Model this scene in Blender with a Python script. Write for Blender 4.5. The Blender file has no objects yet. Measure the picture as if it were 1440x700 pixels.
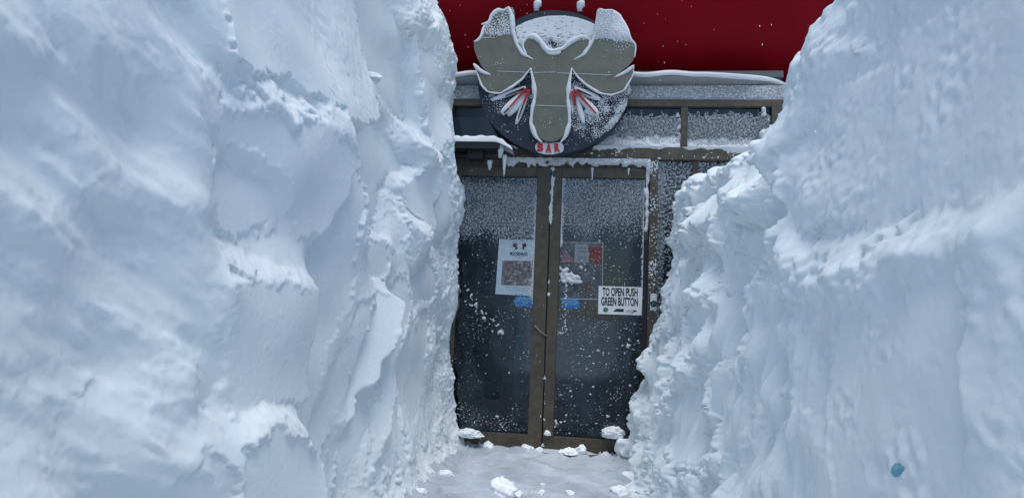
import bpy, bmesh, math, random
import numpy as np
from mathutils import Matrix, Vector

C = bpy.context.scene
COL = C.collection
rad = math.radians

# ------------------------------------------------------------------ camera
FPX = 900.0                      # focal length in pixels of a 1440 x 700 picture
CAM = np.array([0.2843, -4.9724, 1.0173])
YAW, PITCH, ROLL = 0.1168, 0.0998, 0.0416
FW = np.array([-math.sin(YAW) * math.cos(PITCH), math.cos(YAW) * math.cos(PITCH), math.sin(PITCH)])
_r = np.cross(FW, [0, 0, 1]); _r /= np.linalg.norm(_r)
_u = np.cross(_r, FW)
RT = math.cos(ROLL) * _r + math.sin(ROLL) * _u
UP = -math.sin(ROLL) * _r + math.cos(ROLL) * _u

cam = bpy.data.cameras.new('camera')
cam.sensor_width = 36.0
cam.lens = FPX / 1440.0 * 36.0
cam.clip_start = 0.02
cam.clip_end = 3000
co = bpy.data.objects.new('camera', cam)
COL.objects.link(co)
M = Matrix(((RT[0], UP[0], -FW[0], CAM[0]), (RT[1], UP[1], -FW[1], CAM[1]), (RT[2], UP[2], -FW[2], CAM[2]), (0, 0, 0, 1)))
co.matrix_world = M
C.camera = co

# ------------------------------------------------------------------ light
SUN_EL, SUN_AZ = rad(73), rad(165)      # azimuth measured from +Y clockwise: behind the camera, a little right
world = bpy.data.worlds.new('World')
C.world = world
world.use_nodes = True
nt = world.node_tree
sky = nt.nodes.new('ShaderNodeTexSky')
sky.sky_type = 'NISHITA'
sky.sun_disc = False
sky.sun_elevation = SUN_EL
sky.sun_rotation = SUN_AZ
sky.air_density = 1.0
sky.dust_density = 0.6
sky.ozone_density = 0.8
bg = nt.nodes['Background']
bg.inputs['Strength'].default_value = 0.085
nt.links.new(sky.outputs[0], bg.inputs['Color'])
sun = bpy.data.lights.new('sun', 'SUN')
sun.energy = 1.5
sun.angle = rad(35)
sun.color = (1.0, 0.98, 0.96)
so = bpy.data.objects.new('sun', sun)
COL.objects.link(so)
sd = Vector((math.sin(SUN_AZ) * math.cos(SUN_EL), math.cos(SUN_AZ) * math.cos(SUN_EL), math.sin(SUN_EL)))
so.rotation_euler = sd.to_track_quat('Z', 'Y').to_euler()
so.location = (0, -3, 8)
vs = C.view_settings
vs.view_transform = 'Standard'
vs.look = 'None'
vs.gamma = 1
vs.use_curve_mapping = False
vs.exposure = 0.68
C.cycles.max_bounces = 12
C.cycles.diffuse_bounces = 8
C.cycles.transparent_max_bounces = 16
C.cycles.use_denoising = True

# ------------------------------------------------------------------ helpers: picture rays, noise
def ray(px, py):
    return FW + RT * ((px - 720.0) / FPX) - UP * ((py - 350.0) / FPX)

def at(px, py, Y=0.0):
    """point of the upright plane y = Y that the surveyed pixel lies on"""
    d = ray(px, py)
    t = (Y - CAM[1]) / d[1]
    return CAM + t * d

def project(P):
    d = P - CAM
    w = d @ FW
    w = np.where(w < 0.05, 0.05, w)
    return 720 + FPX * (d @ RT) / w, 350 - FPX * (d @ UP) / w

def noise2(shape, res, wl, seed, sy=1.0, sz=1.0, ang=0.0, band=True):
    """gaussian random field, std 1; axis 0 = first coordinate, axis 1 = second"""
    rng = np.random.default_rng(seed)
    n0, n1 = shape[0] + 16, shape[1] + 16
    w = rng.standard_normal((n0, n1))
    k0 = np.fft.fftfreq(n0, res)[:, None]
    k1 = np.fft.rfftfreq(n1, res)[None, :]
    c, s = math.cos(ang), math.sin(ang)
    a = (c * k0 + s * k1) * sy
    b = (-s * k0 + c * k1) * sz
    k2 = (a * a + b * b) * wl * wl
    F = np.exp(-k2 * 1.2)
    if band:
        F = F * k2
    o = np.fft.irfft2(np.fft.rfft2(w) * F, s=(n0, n1))[:shape[0], :shape[1]]
    return (o - o.mean()) / (o.std() + 1e-9)

def sstep(a, b, x):
    t = np.clip((x - a) / (b - a), 0, 1)
    return t * t * (3 - 2 * t)

def inpoly(U, V, pts):
    r = np.zeros(U.shape, bool)
    n = len(pts)
    for i in range(n):
        x0, y0 = pts[i]; x1, y1 = pts[(i + 1) % n]
        if y0 == y1:
            continue
        cond = ((V >= min(y0, y1)) & (V < max(y0, y1)))
        xx = x0 + (V - y0) * (x1 - x0) / (y1 - y0)
        r ^= cond & (U < xx)
    return r

def box_blur(a, n, it=2):
    for _ in range(it):
        for ax in (0, 1):
            p = np.pad(a, [(n, n) if i == ax else (0, 0) for i in (0, 1)], mode='edge')
            c = np.cumsum(p, axis=ax)
            z = np.zeros_like(np.take(c, [0], axis=ax))
            c = np.concatenate([z, c], axis=ax)
            L = a.shape[ax]
            hi = np.take(c, range(2 * n + 1, 2 * n + 1 + L), axis=ax)
            lo = np.take(c, range(0, L), axis=ax)
            a = (hi - lo) / (2 * n + 1)
    return a

def cells(A, B, sa, sb, seed):
    """jittered cells; per cell two random tilts in -1..1"""
    rng = np.random.default_rng(seed)
    N = 97
    T = rng.random((N, N, 4))
    ga, gb = A / sa, B / sb
    ia, ib = np.floor(ga).astype(int), np.floor(gb).astype(int)
    best = np.full(A.shape, 1e9)
    r1 = np.zeros(A.shape); r2 = np.zeros(A.shape)
    for da in (-1, 0, 1):
        for db in (-1, 0, 1):
            ca, cb = ia + da, ib + db
            t = T[ca % N, cb % N]
            d = (ca + t[..., 0] - ga) ** 2 + (cb + t[..., 1] - gb) ** 2
            m = d < best
            best = np.where(m, d, best)
            r1 = np.where(m, t[..., 2] * 2 - 1, r1)
            r2 = np.where(m, t[..., 3] * 2 - 1, r2)
    return r1, r2

def pull_push(v, w):
    """fills the gaps between known patches smoothly"""
    if min(v.shape) <= 3:
        m = (v * w).sum() / max(w.sum(), 1e-9)
        return v * np.minimum(w, 1) + (1 - np.minimum(w, 1)) * m
    a = np.pad(v * w, [(0, v.shape[0] % 2), (0, v.shape[1] % 2)]); b = np.pad(w, [(0, w.shape[0] % 2), (0, w.shape[1] % 2)])
    q = lambda x: x[::2, ::2] + x[1::2, ::2] + x[::2, 1::2] + x[1::2, 1::2]
    cw = q(b); cv = q(a) / np.maximum(cw, 1e-9)
    c = pull_push(cv, np.minimum(cw, 1.0))
    up = np.repeat(np.repeat(c, 2, 0), 2, 1)[:v.shape[0], :v.shape[1]]
    up = box_blur(up, 1, 1)
    k = np.minimum(w, 1.0)
    return v * k + up * (1 - k)

def integrate(t, s, res, leak):
    """height whose slopes come closest to t (axis 0) and s (axis 1)"""
    div = np.gradient(t, res, axis=0) + np.gradient(s, res, axis=1)
    div[0] += t[0] / res; div[-1] -= t[-1] / res
    div[:, 0] += s[:, 0] / res; div[:, -1] -= s[:, -1] / res
    d = np.concatenate([div, div[::-1]], 0)
    d = np.concatenate([d, d[:, ::-1]], 1)
    k0 = 2 * np.pi * np.fft.fftfreq(d.shape[0], res)[:, None]
    k1 = 2 * np.pi * np.fft.rfftfreq(d.shape[1], res)[None, :]
    H = np.fft.rfft2(d) / -(k0 ** 2 + k1 ** 2 + leak ** 2)
    h = np.fft.irfft2(H, s=d.shape)
    return h[:t.shape[0], :t.shape[1]]

# ------------------------------------------------------------------ helpers: objects
def tag(o, label, cat, group=None, kind=None):
    if label: o['label'] = label
    if cat: o['category'] = cat
    if group: o['group'] = group
    if kind: o['kind'] = kind
    return o

def thing(name, label, cat, loc=(0, 0, 0), group=None):
    o = bpy.data.objects.new(name, None)
    o.empty_display_size = 0.1
    COL.objects.link(o)
    o.location = loc
    return tag(o, label, cat, group)

def link(name, me, mat, parent=None, smooth=False):
    o = bpy.data.objects.new(name, me)
    COL.objects.link(o)
    if mat and not me.materials:
        me.materials.append(mat)
    if smooth:
        me.polygons.foreach_set('use_smooth', [True] * len(me.polygons))
    if parent:
        o.parent = parent
        if parent.type == 'EMPTY':
            o.matrix_parent_inverse = Matrix.Translation(-parent.location)
    return o

def mesh_np(name, V, F, mat, parent=None, smooth=True):
    me = bpy.data.meshes.new(name)
    V = np.asarray(V, dtype=np.float32); F = np.asarray(F, dtype=np.int32)
    n, k = F.shape
    me.vertices.add(len(V)); me.vertices.foreach_set('co', V.ravel())
    me.loops.add(n * k); me.loops.foreach_set('vertex_index', F.ravel())
    me.polygons.add(n)
    me.polygons.foreach_set('loop_start', np.arange(0, n * k, k, dtype=np.int32))
    me.polygons.foreach_set('loop_total', np.full(n, k, dtype=np.int32))
    me.update(calc_edges=True)
    me.validate()
    return link(name, me, mat, parent, smooth)

def grid_faces(n0, n1, flip=False):
    i = np.arange(n0 * n1).reshape(n0, n1)
    a, b, c, d = i[:-1, :-1].ravel(), i[1:, :-1].ravel(), i[1:, 1:].ravel(), i[:-1, 1:].ravel()
    return np.stack([a, d, c, b] if flip else [a, b, c, d], 1)

class MB:
    def __init__(s): s.bm = bmesh.new()
    def box(s, x0, x1, y0, y1, z0, z1, bev=0.0):
        v = [s.bm.verts.new(p) for p in ((x0, y0, z0), (x1, y0, z0), (x1, y1, z0), (x0, y1, z0), (x0, y0, z1), (x1, y0, z1), (x1, y1, z1), (x0, y1, z1))]
        fs = [s.bm.faces.new([v[i] for i in f]) for f in ((3, 2, 1, 0), (4, 5, 6, 7), (0, 1, 5, 4), (1, 2, 6, 5), (2, 3, 7, 6), (3, 0, 4, 7))]
        if bev:
            es = set(e for f in fs for e in f.edges)
            bmesh.ops.bevel(s.bm, geom=list(es), offset=bev, segments=2, affect='EDGES', profile=0.5)
        return s
    def prism(s, pts, y0, y1):
        """outline in (x, z), from y0 (front) to y1 (back)"""
        n = len(pts)
        ar = sum(pts[i][0] * pts[(i + 1) % n][1] - pts[(i + 1) % n][0] * pts[i][1] for i in range(n))
        if ar < 0: pts = pts[::-1]
        f = [s.bm.verts.new((x, y0, z)) for x, z in pts]
        b = [s.bm.verts.new((x, y1, z)) for x, z in pts]
        s.bm.faces.new(f)
        s.bm.faces.new(b[::-1])
        for i in range(n):
            j = (i + 1) % n
            s.bm.faces.new((f[j], f[i], b[i], b[j]))
        return s
    def tube(s, pts, rs, seg=8, flat=1.0):
        """tube along points; flat squeezes it in y"""
        pts = [Vector(p) for p in pts]
        if not hasattr(rs, '__len__'): rs = [rs] * len(pts)
        rings = []
        for i, p in enumerate(pts):
            d = (pts[min(i + 1, len(pts) - 1)] - pts[max(i - 1, 0)]).normalized()
            a = d.cross(Vector((0, 1, 0)))
            if a.length < 0.1: a = d.cross(Vector((1, 0, 0)))
            a.normalize(); b = a.cross(d).normalized()
            ring = []
            for k in range(seg):
                w = 2 * math.pi * k / seg
                o = a * math.cos(w) * rs[i] + b * math.sin(w) * rs[i] * flat
                ring.append(s.bm.verts.new(p + o))
            rings.append(ring)
        for r0, r1 in zip(rings, rings[1:]):
            for k in range(seg):
                s.bm.faces.new((r0[k], r0[(k + 1) % seg], r1[(k + 1) % seg], r1[k]))
        s.bm.faces.new(rings[0][::-1]); s.bm.faces.new(rings[-1])
        return s
    def build(s, name, mat, parent=None, smooth=False):
        bmesh.ops.recalc_face_normals(s.bm, faces=s.bm.faces)
        me = bpy.data.meshes.new(name)
        s.bm.to_mesh(me); s.bm.free()
        return link(name, me, mat, parent, smooth)

def text(name, body, cx, cz, Y, w, h, mat, parent=None, depth=0.0015, bold=0.02, rot=0.0):
    cu = bpy.data.curves.new(name, 'FONT')
    cu.body = body; cu.align_x = 'CENTER'; cu.align_y = 'CENTER'
    cu.offset = bold; cu.extrude = 0.01; cu.resolution_u = 4
    t = bpy.data.objects.new(name, cu)
    COL.objects.link(t)
    bpy.context.view_layer.update()
    dg = bpy.context.evaluated_depsgraph_get()
    me = bpy.data.meshes.new_from_object(t.evaluated_get(dg))
    bpy.data.objects.remove(t)
    n = len(me.vertices)
    V = np.empty(n * 3, np.float32); me.vertices.foreach_get('co', V); V = V.reshape(-1, 3)
    x = (V[:, 0] - (V[:, 0].max() + V[:, 0].min()) / 2) * w / (np.ptp(V[:, 0]) + 1e-9)
    z = (V[:, 1] - (V[:, 1].max() + V[:, 1].min()) / 2) * h / (np.ptp(V[:, 1]) + 1e-9)
    d = np.where(V[:, 2] > 0, -depth, 0.0)
    c, s_ = math.cos(rot), math.sin(rot)
    P = np.stack([cx + c * x - s_ * z, Y + d, cz + s_ * x + c * z], 1).astype(np.float32)
    me.vertices.foreach_set('co', P.ravel()); me.update()
    me.materials.clear()
    return link(name, me, mat, parent)

def rime(name, x0, x1, z0, z1, Y, res, fn, thick, parent, mat, poly=None, flip=1):
    """wind-blown snow stuck to an upright face: a relief that only exists where it is thicker than nothing"""
    nx, nz = int((x1 - x0) / res) + 2, int((z1 - z0) / res) + 2
    X = np.linspace(x0, x1, nx)[:, None] * np.ones((1, nz))
    Z = np.ones((nx, 1)) * np.linspace(z0, z1, nz)[None, :]
    h = fn(X, Z, (nx, nz), res)
    if poly is not None:
        m = inpoly(X, Z, poly).astype(float)
        m = box_blur(m, 1, 1)
        h = np.where(m > 0.5, h, -1.0)
    hh = np.clip(h, -0.25, 2.2)
    Yv = Y - thick * hh
    V = np.stack([X.ravel(), Yv.ravel(), Z.ravel()], 1)
    F = grid_faces(nx, nz)
    hm = h.ravel()[F].mean(1)
    F = F[hm > 0]
    if len(F) == 0: return None
    us = np.unique(F); mp = np.full(len(V), -1); mp[us] = np.arange(len(us))
    o = mesh_np(name, V[us], mp[F], mat, parent, True)
    o['kind'] = 'stuff'
    return o

# ------------------------------------------------------------------ materials
def new_mat(name):
    m = bpy.data.materials.new(name)
    m.use_nodes = True
    return m, m.node_tree, m.node_tree.nodes['Principled BSDF']

def nd(t, kind, **kw):
    n = t.nodes.new(kind)
    for k, v in kw.items():
        if k in n.inputs: n.inputs[k].default_value = v
        else: setattr(n, k, v)
    return n

def objcoord(t):
    return nd(t, 'ShaderNodeNewGeometry').outputs['Position']

def ramp(t, src, stops):
    r = nd(t, 'ShaderNodeValToRGB')
    e = r.color_ramp.elements
    while len(e) > 1: e.remove(e[-1])
    e[0].position, e[0].color = stops[0][0], (*stops[0][1], 1)
    for p, c in stops[1:]:
        k = e.new(p); k.color = (*c, 1)
    t.links.new(src, r.inputs[0])
    return r.outputs[0]

def bump(t, p, src, strength, dist, prev=None):
    b = nd(t, 'ShaderNodeBump', Strength=strength, Distance=dist)
    t.links.new(src, b.inputs['Height'])
    if prev: t.links.new(prev, b.inputs['Normal'])
    t.links.new(b.outputs[0], p.inputs['Normal'])
    return b.outputs[0]

def snow_mat(name, c0, c1, sss=0.0, grain=1.0):
    m, t, p = new_mat(name)
    g = objcoord(t)
    n = nd(t, 'ShaderNodeTexNoise', Scale=3.0, Detail=5.0, Roughness=0.6)
    t.links.new(g, n.inputs['Vector'])
    t.links.new(ramp(t, n.outputs[0], [(0.3, c0), (0.7, c1)]), p.inputs['Base Color'])
    p.inputs['Roughness'].default_value = 0.75
    p.inputs['Specular IOR Level'].default_value = 0.25
    if sss:
        p.inputs['Subsurface Weight'].default_value = sss
        p.inputs['Subsurface Radius'].default_value = (0.65, 0.85, 1.0)
        p.inputs['Subsurface Scale'].default_value = 0.025
    a = nd(t, 'ShaderNodeTexNoise', Scale=38.0, Detail=6.0, Roughness=0.65)
    t.links.new(g, a.inputs['Vector'])
    b1 = bump(t, p, a.outputs[0], 0.16 * grain, 0.006)
    f = nd(t, 'ShaderNodeTexNoise', Scale=420.0, Detail=3.0, Roughness=0.7)
    t.links.new(g, f.inputs['Vector'])
    bump(t, p, f.outputs[0], 0.5 * grain, 0.0022, b1)
    return m

def plain(name, col, rough=0.6, var=0.12, scale=14.0, metallic=0.0, bmp=0.1, spec=0.4):
    m, t, p = new_mat(name)
    g = objcoord(t)
    n = nd(t, 'ShaderNodeTexNoise', Scale=scale, Detail=6.0, Roughness=0.65)
    t.links.new(g, n.inputs['Vector'])
    lo = tuple(c * (1 - var) for c in col); hi = tuple(min(1, c * (1 + var)) for c in col)
    t.links.new(ramp(t, n.outputs[0], [(0.3, lo), (0.7, hi)]), p.inputs['Base Color'])
    p.inputs['Roughness'].default_value = rough
    p.inputs['Metallic'].default_value = metallic
    p.inputs['Specular IOR Level'].default_value = spec
    if bmp: bump(t, p, n.outputs[0], bmp, 0.004)
    return m

def srgb(r, g, b):
    f = lambda c: (c / 255 / 12.92) if c <= 10 else ((c / 255 + 0.055) / 1.055) ** 2.4
    return (f(r), f(g), f(b))

SNOW = snow_mat('packed_snow', (0.760, 0.832, 0.862), (0.812, 0.872, 0.896), sss=0.3)
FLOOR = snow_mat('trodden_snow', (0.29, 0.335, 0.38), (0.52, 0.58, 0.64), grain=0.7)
LUMP = snow_mat('loose_snow', (0.83, 0.86, 0.90), (0.89, 0.91, 0.93))
RIME = snow_mat('rime', (0.56, 0.585, 0.615), (0.72, 0.745, 0.77), grain=0.6)
BROWN = plain('bronze_anodised_frame', (0.082, 0.068, 0.048), 0.5, 0.35, 18.0)
DARKM = plain('dark_grey_metal', (0.02, 0.022, 0.026), 0.45)
RED = plain('red_gloss_paint', (0.19, 0.002, 0.008), 0.38, 0.10, 2.5, bmp=0.03, spec=0.06)
NAVY = plain('navy_board_paint', (0.012, 0.020, 0.035), 0.5)
OLIVE = plain('olive_grey_board_paint', (0.132, 0.136, 0.108), 0.6, 0.16, 9.0)
LETTER = plain('red_letter_paint', (0.42, 0.015, 0.02), 0.5)
WHITE = plain('white_sign_plastic', (0.72, 0.74, 0.76), 0.45, 0.05)
BLACK = plain('black_print', (0.012, 0.013, 0.018), 0.5)
GREEN = plain('green_print', (0.05, 0.19, 0.09), 0.45)
BLUE = plain('blue_sticker', (0.02, 0.16, 0.40), 0.45)
PALEBLUE = plain('pale_blue_print', (0.12, 0.30, 0.48), 0.5)
PAPER = plain('poster_paper', (0.42, 0.51, 0.57), 0.6, 0.10, 20)
INNER = plain('interior_plaster', (0.11, 0.13, 0.14), 0.8)
CARPET = plain('interior_carpet', (0.03, 0.035, 0.04), 0.9)
MAROON = plain('maroon_upholstery', (0.20, 0.02, 0.04), 0.8)
WOOD = plain('dark_wood', (0.03, 0.02, 0.015), 0.5)

def glass_mat():
    m, t, p = new_mat('door_glass')
    t.nodes.remove(p)
    tr = nd(t, 'ShaderNodeBsdfTransparent', Color=(0.58, 0.68, 0.74, 1))
    gl = nd(t, 'ShaderNodeBsdfGlossy', Roughness=0.06, Color=(0.9, 0.95, 1.0, 1))
    fr = nd(t, 'ShaderNodeFresnel', IOR=1.5)
    mx = nd(t, 'ShaderNodeMixShader')
    ml = nd(t, 'ShaderNodeMath', operation='MULTIPLY'); ml.inputs[1].default_value = 1.1
    t.links.new(fr.outputs[0], ml.inputs[0])
    t.links.new(ml.outputs[0], mx.inputs[0]); t.links.new(tr.outputs[0], mx.inputs[1]); t.links.new(gl.outputs[0], mx.inputs[2])
    t.links.new(mx.outputs[0], t.nodes['Material Output'].inputs[0])
    return m
GLASS = glass_mat()

def ice_mat(name, col, alpha):
    m, t, p = new_mat(name)
    p.inputs['Base Color'].default_value = (*col, 1)
    p.inputs['Roughness'].default_value = 0.25
    p.inputs['Alpha'].default_value = alpha
    n = nd(t, 'ShaderNodeTexNoise', Scale=60.0, Detail=3.0)
    t.links.new(objcoord(t), n.inputs['Vector'])
    bump(t, p, n.outputs[0], 0.4, 0.004)
    return m
ICICLE = ice_mat('icicle_ice', (0.72, 0.78, 0.82), 0.75)
TURQ = plain('turquoise_hollow_light', (0.16, 0.42, 0.50), 0.6, 0.25, 40.0)  # colour stands in for blue light inside the snow hollow

def frost_mat():
    m, t, p = new_mat('window_frost')
    g = objcoord(t)
    p.inputs['Base Color'].default_value = (0.62, 0.67, 0.71, 1)
    p.inputs['Roughness'].default_value = 0.55
    n = nd(t, 'ShaderNodeTexNoise', Scale=70.0, Detail=4.0)
    t.links.new(g, n.inputs['Vector'])
    t.links.new(ramp(t, n.outputs[0], [(0.38, (0.14, 0.14, 0.14)), (0.62, (0.75, 0.75, 0.75))]), p.inputs['Alpha'])
    bump(t, p, n.outputs[0], 0.5, 0.004)
    return m
FROST = frost_mat()

def crowd_photo_mat(name, stops, scale):
    m, t, p = new_mat(name)
    n = nd(t, 'ShaderNodeTexNoise', Scale=scale, Detail=7.0, Roughness=0.75)
    t.links.new(objcoord(t), n.inputs['Vector'])
    t.links.new(ramp(t, n.outputs[0], stops), p.inputs['Base Color'])
    p.inputs['Roughness'].default_value = 0.6
    return m
PHOTO = crowd_photo_mat('printed_photograph', [(0.3, (0.03, 0.035, 0.045)), (0.46, (0.10, 0.10, 0.105)), (0.55, (0.19, 0.18, 0.18)), (0.66, (0.42, 0.42, 0.44))], 38)
FADED = crowd_photo_mat('faded_poster_print', [(0.3, (0.02, 0.025, 0.03)), (0.5, (0.07, 0.08, 0.09)), (0.7, (0.17, 0.18, 0.19))], 22)
PINK = plain('faded_pink_print', (0.20, 0.13, 0.15), 0.6)
FADERED = plain('faded_red_print', (0.16, 0.03, 0.03), 0.6, 0.4, 30)
GREYPRINT = plain('grey_print', (0.22, 0.25, 0.27), 0.6)

# ------------------------------------------------------------------ ground
def ground():
    # one sheet to the horizon, finely divided only in the trench
    V = [(-400, -400, -0.16), (400, -400, -0.16), (400, 400, -0.16), (-400, 400, -0.16)]
    o = mesh_np('ground', V, [(0, 1, 2, 3)], SNOW, None, False)
    o['kind'] = 'structure'
    res = 0.010
    xs = np.arange(-1.25, 1.55, res); ys = np.arange(-6.0, 0.02, res)
    X, Y = np.meshgrid(xs, ys, indexing='ij'); sh = X.shape
    h = 0.007 * noise2(sh, res, 0.30, 901, 1.6, 0.8) + 0.002 * noise2(sh, res, 0.09, 902, 2.0, 0.9)
    # heel and shovel ridges across the path
    r = noise2(sh, res, 0.13, 903, 3.0, 0.9, rad(4))
    h = h + 0.017 * np.clip(r, -0.3, 2.0) + 0.0007 * noise2(sh, res, 0.035, 904)
    c = noise2(sh, res, 0.045, 905, 0.8, 1)
    pm = np.clip(noise2(sh, res, 0.30, 906, 0.5, 1.3, band=False), 0, 2)
    h = h + 0.010 * np.clip(c - 1.3, 0, 2) * pm + 0.020 * np.clip(noise2(sh, res, 0.07, 909) - 0.9, 0, 2) * sstep(0.30, 0.62, np.abs(X - 0.06))
    h = h + 0.022 * np.exp(-((Y + 0.62 + 0.10 * np.sin(X * 3)) / 0.05) ** 2) * sstep(-0.6, -0.3, X) * (1 - sstep(0.35, 0.75, X))
    h = h + 0.02 * np.exp(-((Y + 0.05) / 0.07) ** 2)
    e = np.clip(np.maximum(-0.5 - X, X - 0.62), 0, 1)
    h = h + 0.12 * e
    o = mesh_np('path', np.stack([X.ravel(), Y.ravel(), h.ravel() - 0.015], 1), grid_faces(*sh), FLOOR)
    o['kind'] = 'structure'
ground()

# ------------------------------------------------------------------ the building
bar = thing('bar_building', 'bar entrance front with bronze framed glass doors under a glossy red curved roof', 'building', (0.4, 0.0, 0.0))

def sweep_path():
    p = [(-6.0, 0.0, 0.0, -1.0), (-3.0, 0, 0, -1.0), (-1.0, 0, 0, -1.0), (0.3, 0, 0, -1.0)]
    p += [(x, 0.0, 0.0, -1.0) for x in (0.7, 1.0)]
    for k in range(0, 19):
        w = rad(90 * k / 18)
        p.append((1.22 + 0.66 * math.sin(w), 0.66 - 0.66 * math.cos(w), math.sin(w), -math.cos(w)))
    p += [(1.88, 2.0, 1.0, 0.0), (1.88, 5.0, 1.0, 0.0)]
    return p

def sweep(name, prof, mat, parent, path, smooth=True, closed=False):
    V = []; n = len(prof)
    for x, y, nx, ny in path:
        for o, z in prof:
            V.append((x + nx * o, y + ny * o, z))
    m = len(path)
    F = []
    for i in range(m - 1):
        for j in range(n if closed else n - 1):
            a, b = i * n + j, i * n + (j + 1) % n
            F.append((a, b, b + n, a + n))
    return mesh_np(name, V, F, mat, parent, smooth)

PATH = sweep_path()
prof = [(-0.95, 2.84), (-0.74, 2.885), (-0.50, 2.985), (-0.28, 3.14), (-0.11, 3.34), (0.02, 3.58), (0.085, 3.80), (0.105, 4.0), (0.08, 4.3), (0.0, 4.65), (-0.14, 4.95), (-0.35, 5.2), (-0.62, 5.36)]
HULL = [q for q in PATH if q[0] < 1.1 and q[1] == 0.0] + [(1.5 + 2.6 * math.sin(rad(4.5 * k)), 2.6 - 2.6 * math.cos(rad(4.5 * k)), math.sin(rad(4.5 * k)), -math.cos(rad(4.5 * k))) for k in range(21)] + [(4.1, 6.0, 1.0, 0.0)]
sweep('roof', prof, RED, bar, HULL)
# flat crown closing the roof
crown = MB(); crown.box(-6.0, 1.6, 0.60, 5.0, 5.30, 5.355).box(1.6, 2.9, 1.3, 5.0, 5.30, 5.355); crown.build('roof_crown', RED, bar)
lip = [(0.0, 2.835), (0.075, 2.838), (0.105, 2.852), (0.115, 2.872), (0.105, 2.892), (0.06, 2.905), (-0.95, 2.915)]
sweep('gutter', lip, plain('weathered_grey_flashing', (0.20, 0.21, 0.22), 0.5), bar, PATH)
corner = [(1.758, 0.0, 0.0, -1.0)] + [q for q in HULL if q[0] > 1.76]
sweep('corner_panel', [(-0.06, -0.1), (-0.06, 2.86)], RED, bar, corner)
MB().box(-6.0, 1.76, -0.03, 0.06, 2.72, 2.832).build('fascia', plain('frosted_grey_fascia', (0.26, 0.27, 0.28), 0.6), bar)
# cladding hidden behind the left bank and the inner room
MB().box(-6.0, -0.86, 0.0, 0.08, -0.1, 2.72).build('wall', BROWN, bar)
MB().box(-6.0, 1.8, 4.6, 4.7, -0.1, 3.2).box(-3.0, -2.9, 0.1, 4.6, -0.1, 3.2).box(1.78, 1.84, 0.70, 4.6, -0.1, 3.2).box(-2.9, 1.78, 0.1, 4.6, 2.95, 3.0).build('interior_wall', INNER, bar)
MB().box(-2.9, 1.78, 0.08, 4.6, -0.06, -0.01).build('interior_floor', CARPET, bar)

fr = MB()
fr.box(0.752, 0.812, -0.045, 0.06, -0.02, 2.236, .004)             # post right of the doors
fr.box(-0.86, -0.80, -0.045, 0.06, -0.02, 2.236, .004)
fr.box(-0.90, 1.70, -0.055, 0.06, 2.238, 2.335, .004)              # beam over the doors
fr.box(-0.80, 0.752, -0.015, 0.06, 2.172, 2.236)                    # head of the door frame
fr.box(-0.90, 1.70, -0.035, 0.06, 2.665, 2.718, .003)              # top rail of the fanlights
fr.box(0.978, 1.030, -0.033, 0.06, 2.337, 2.663, .003)
fr.box(-0.13, -0.08, -0.033, 0.06, 2.337, 2.663, .003)
fr.box(1.655, 1.755, -0.04, 0.06, -0.02, 2.716, .004)
fr.box(0.814, 1.653, -0.03, 0.06, -0.02, 0.12, .003)
fr.box(1.075, 1.112, -0.02, 0.06, 0.122, 2.236, .003)
fr.build('door_frame', BROWN, bar)
MB().box(-0.80, 0.752, -0.10, 0.06, -0.06, -0.004).build('threshold', plain('worn_metal_sill', (0.10, 0.085, 0.07), 0.5), bar)

def door(x0, x1, sl, sr, z0=0.004, z1=2.168):
    d = MB()
    d.box(x0, x0 + sl, -0.03, 0.02, z0, z1, .004).box(x1 - sr, x1, -0.03, 0.02, z0, z1, .004)
    d.box(x0 + sl, x1 - sr, -0.028, 0.02, z0, z0 + 0.105, .003).box(x0 + sl, x1 - sr, -0.028, 0.02, z1 - 0.075, z1, .003)
    o = d.build('door', BROWN, bar)
    MB().box(x0 + sl, x1 - sr, -0.006, 0.0, z0 + 0.105, z1 - 0.075).build('glass_pane', GLASS, o)
    MB().box(x0 + sl + .001, x1 - sr - .001, -0.0115, -0.0065, z0 + 0.1055, z0 + 0.115).build('gasket_gap_strip', BLACK, o)
    return o
MB().box(0.7175, 0.750, -0.034, -0.0305, 0.02, 1.62).build('gasket_gap_strip', BLACK, bar)  # black strip painting in the dark gap between right door and post
dl = door(-0.795, -0.012, 0.075, 0.105)
dr = door(-0.004, 0.748, 0.080, 0.030)
# cord looped round the meeting stiles
c0, c1 = at(752, 457), at(769, 472)
MB().tube([(c0[0], -0.034, c0[2]), ((c0[0] + c1[0]) / 2, -0.042, (c0[2] + c1[2]) / 2 - .008), (c1[0], -0.036, c1[2])], 0.006).build('cord', plain('frozen_cord', (0.22, 0.19, 0.15), 0.8), dl, True)

def window(x0, x1, z0, z1):
    return MB().box(x0, x1, 0.0, 0.006, z0, z1).build('window_pane', GLASS, bar)
w1 = window(-0.86, -0.13, 2.337, 2.663)
w2 = window(-0.08, 0.978, 2.337, 2.663)
w3 = window(1.030, 1.655, 2.337, 2.663)
w4 = window(0.814, 1.075, 0.122, 2.236)
w5 = window(1.112, 1.655, 0.122, 2.236)
# grey roller blind seen in the left fanlight and dark strip above
MB().box(-0.85, -0.14, 0.03, 0.035, 2.34, 2.585).build('blind', plain('grey_blind', (0.16, 0.17, 0.18), 0.8), bar)

# ------------------------------------------------------------------ snow and rime stuck to the building
def scales(sh, res, seed, wl=0.03, ang=-30):
    a = noise2(sh, res, wl, seed, 1.1, 0.45, rad(ang))
    b = noise2(sh, res, wl * 2.2, seed + 1, 1.0, 0.5, rad(ang))
    return a + 0.5 * b

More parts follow.
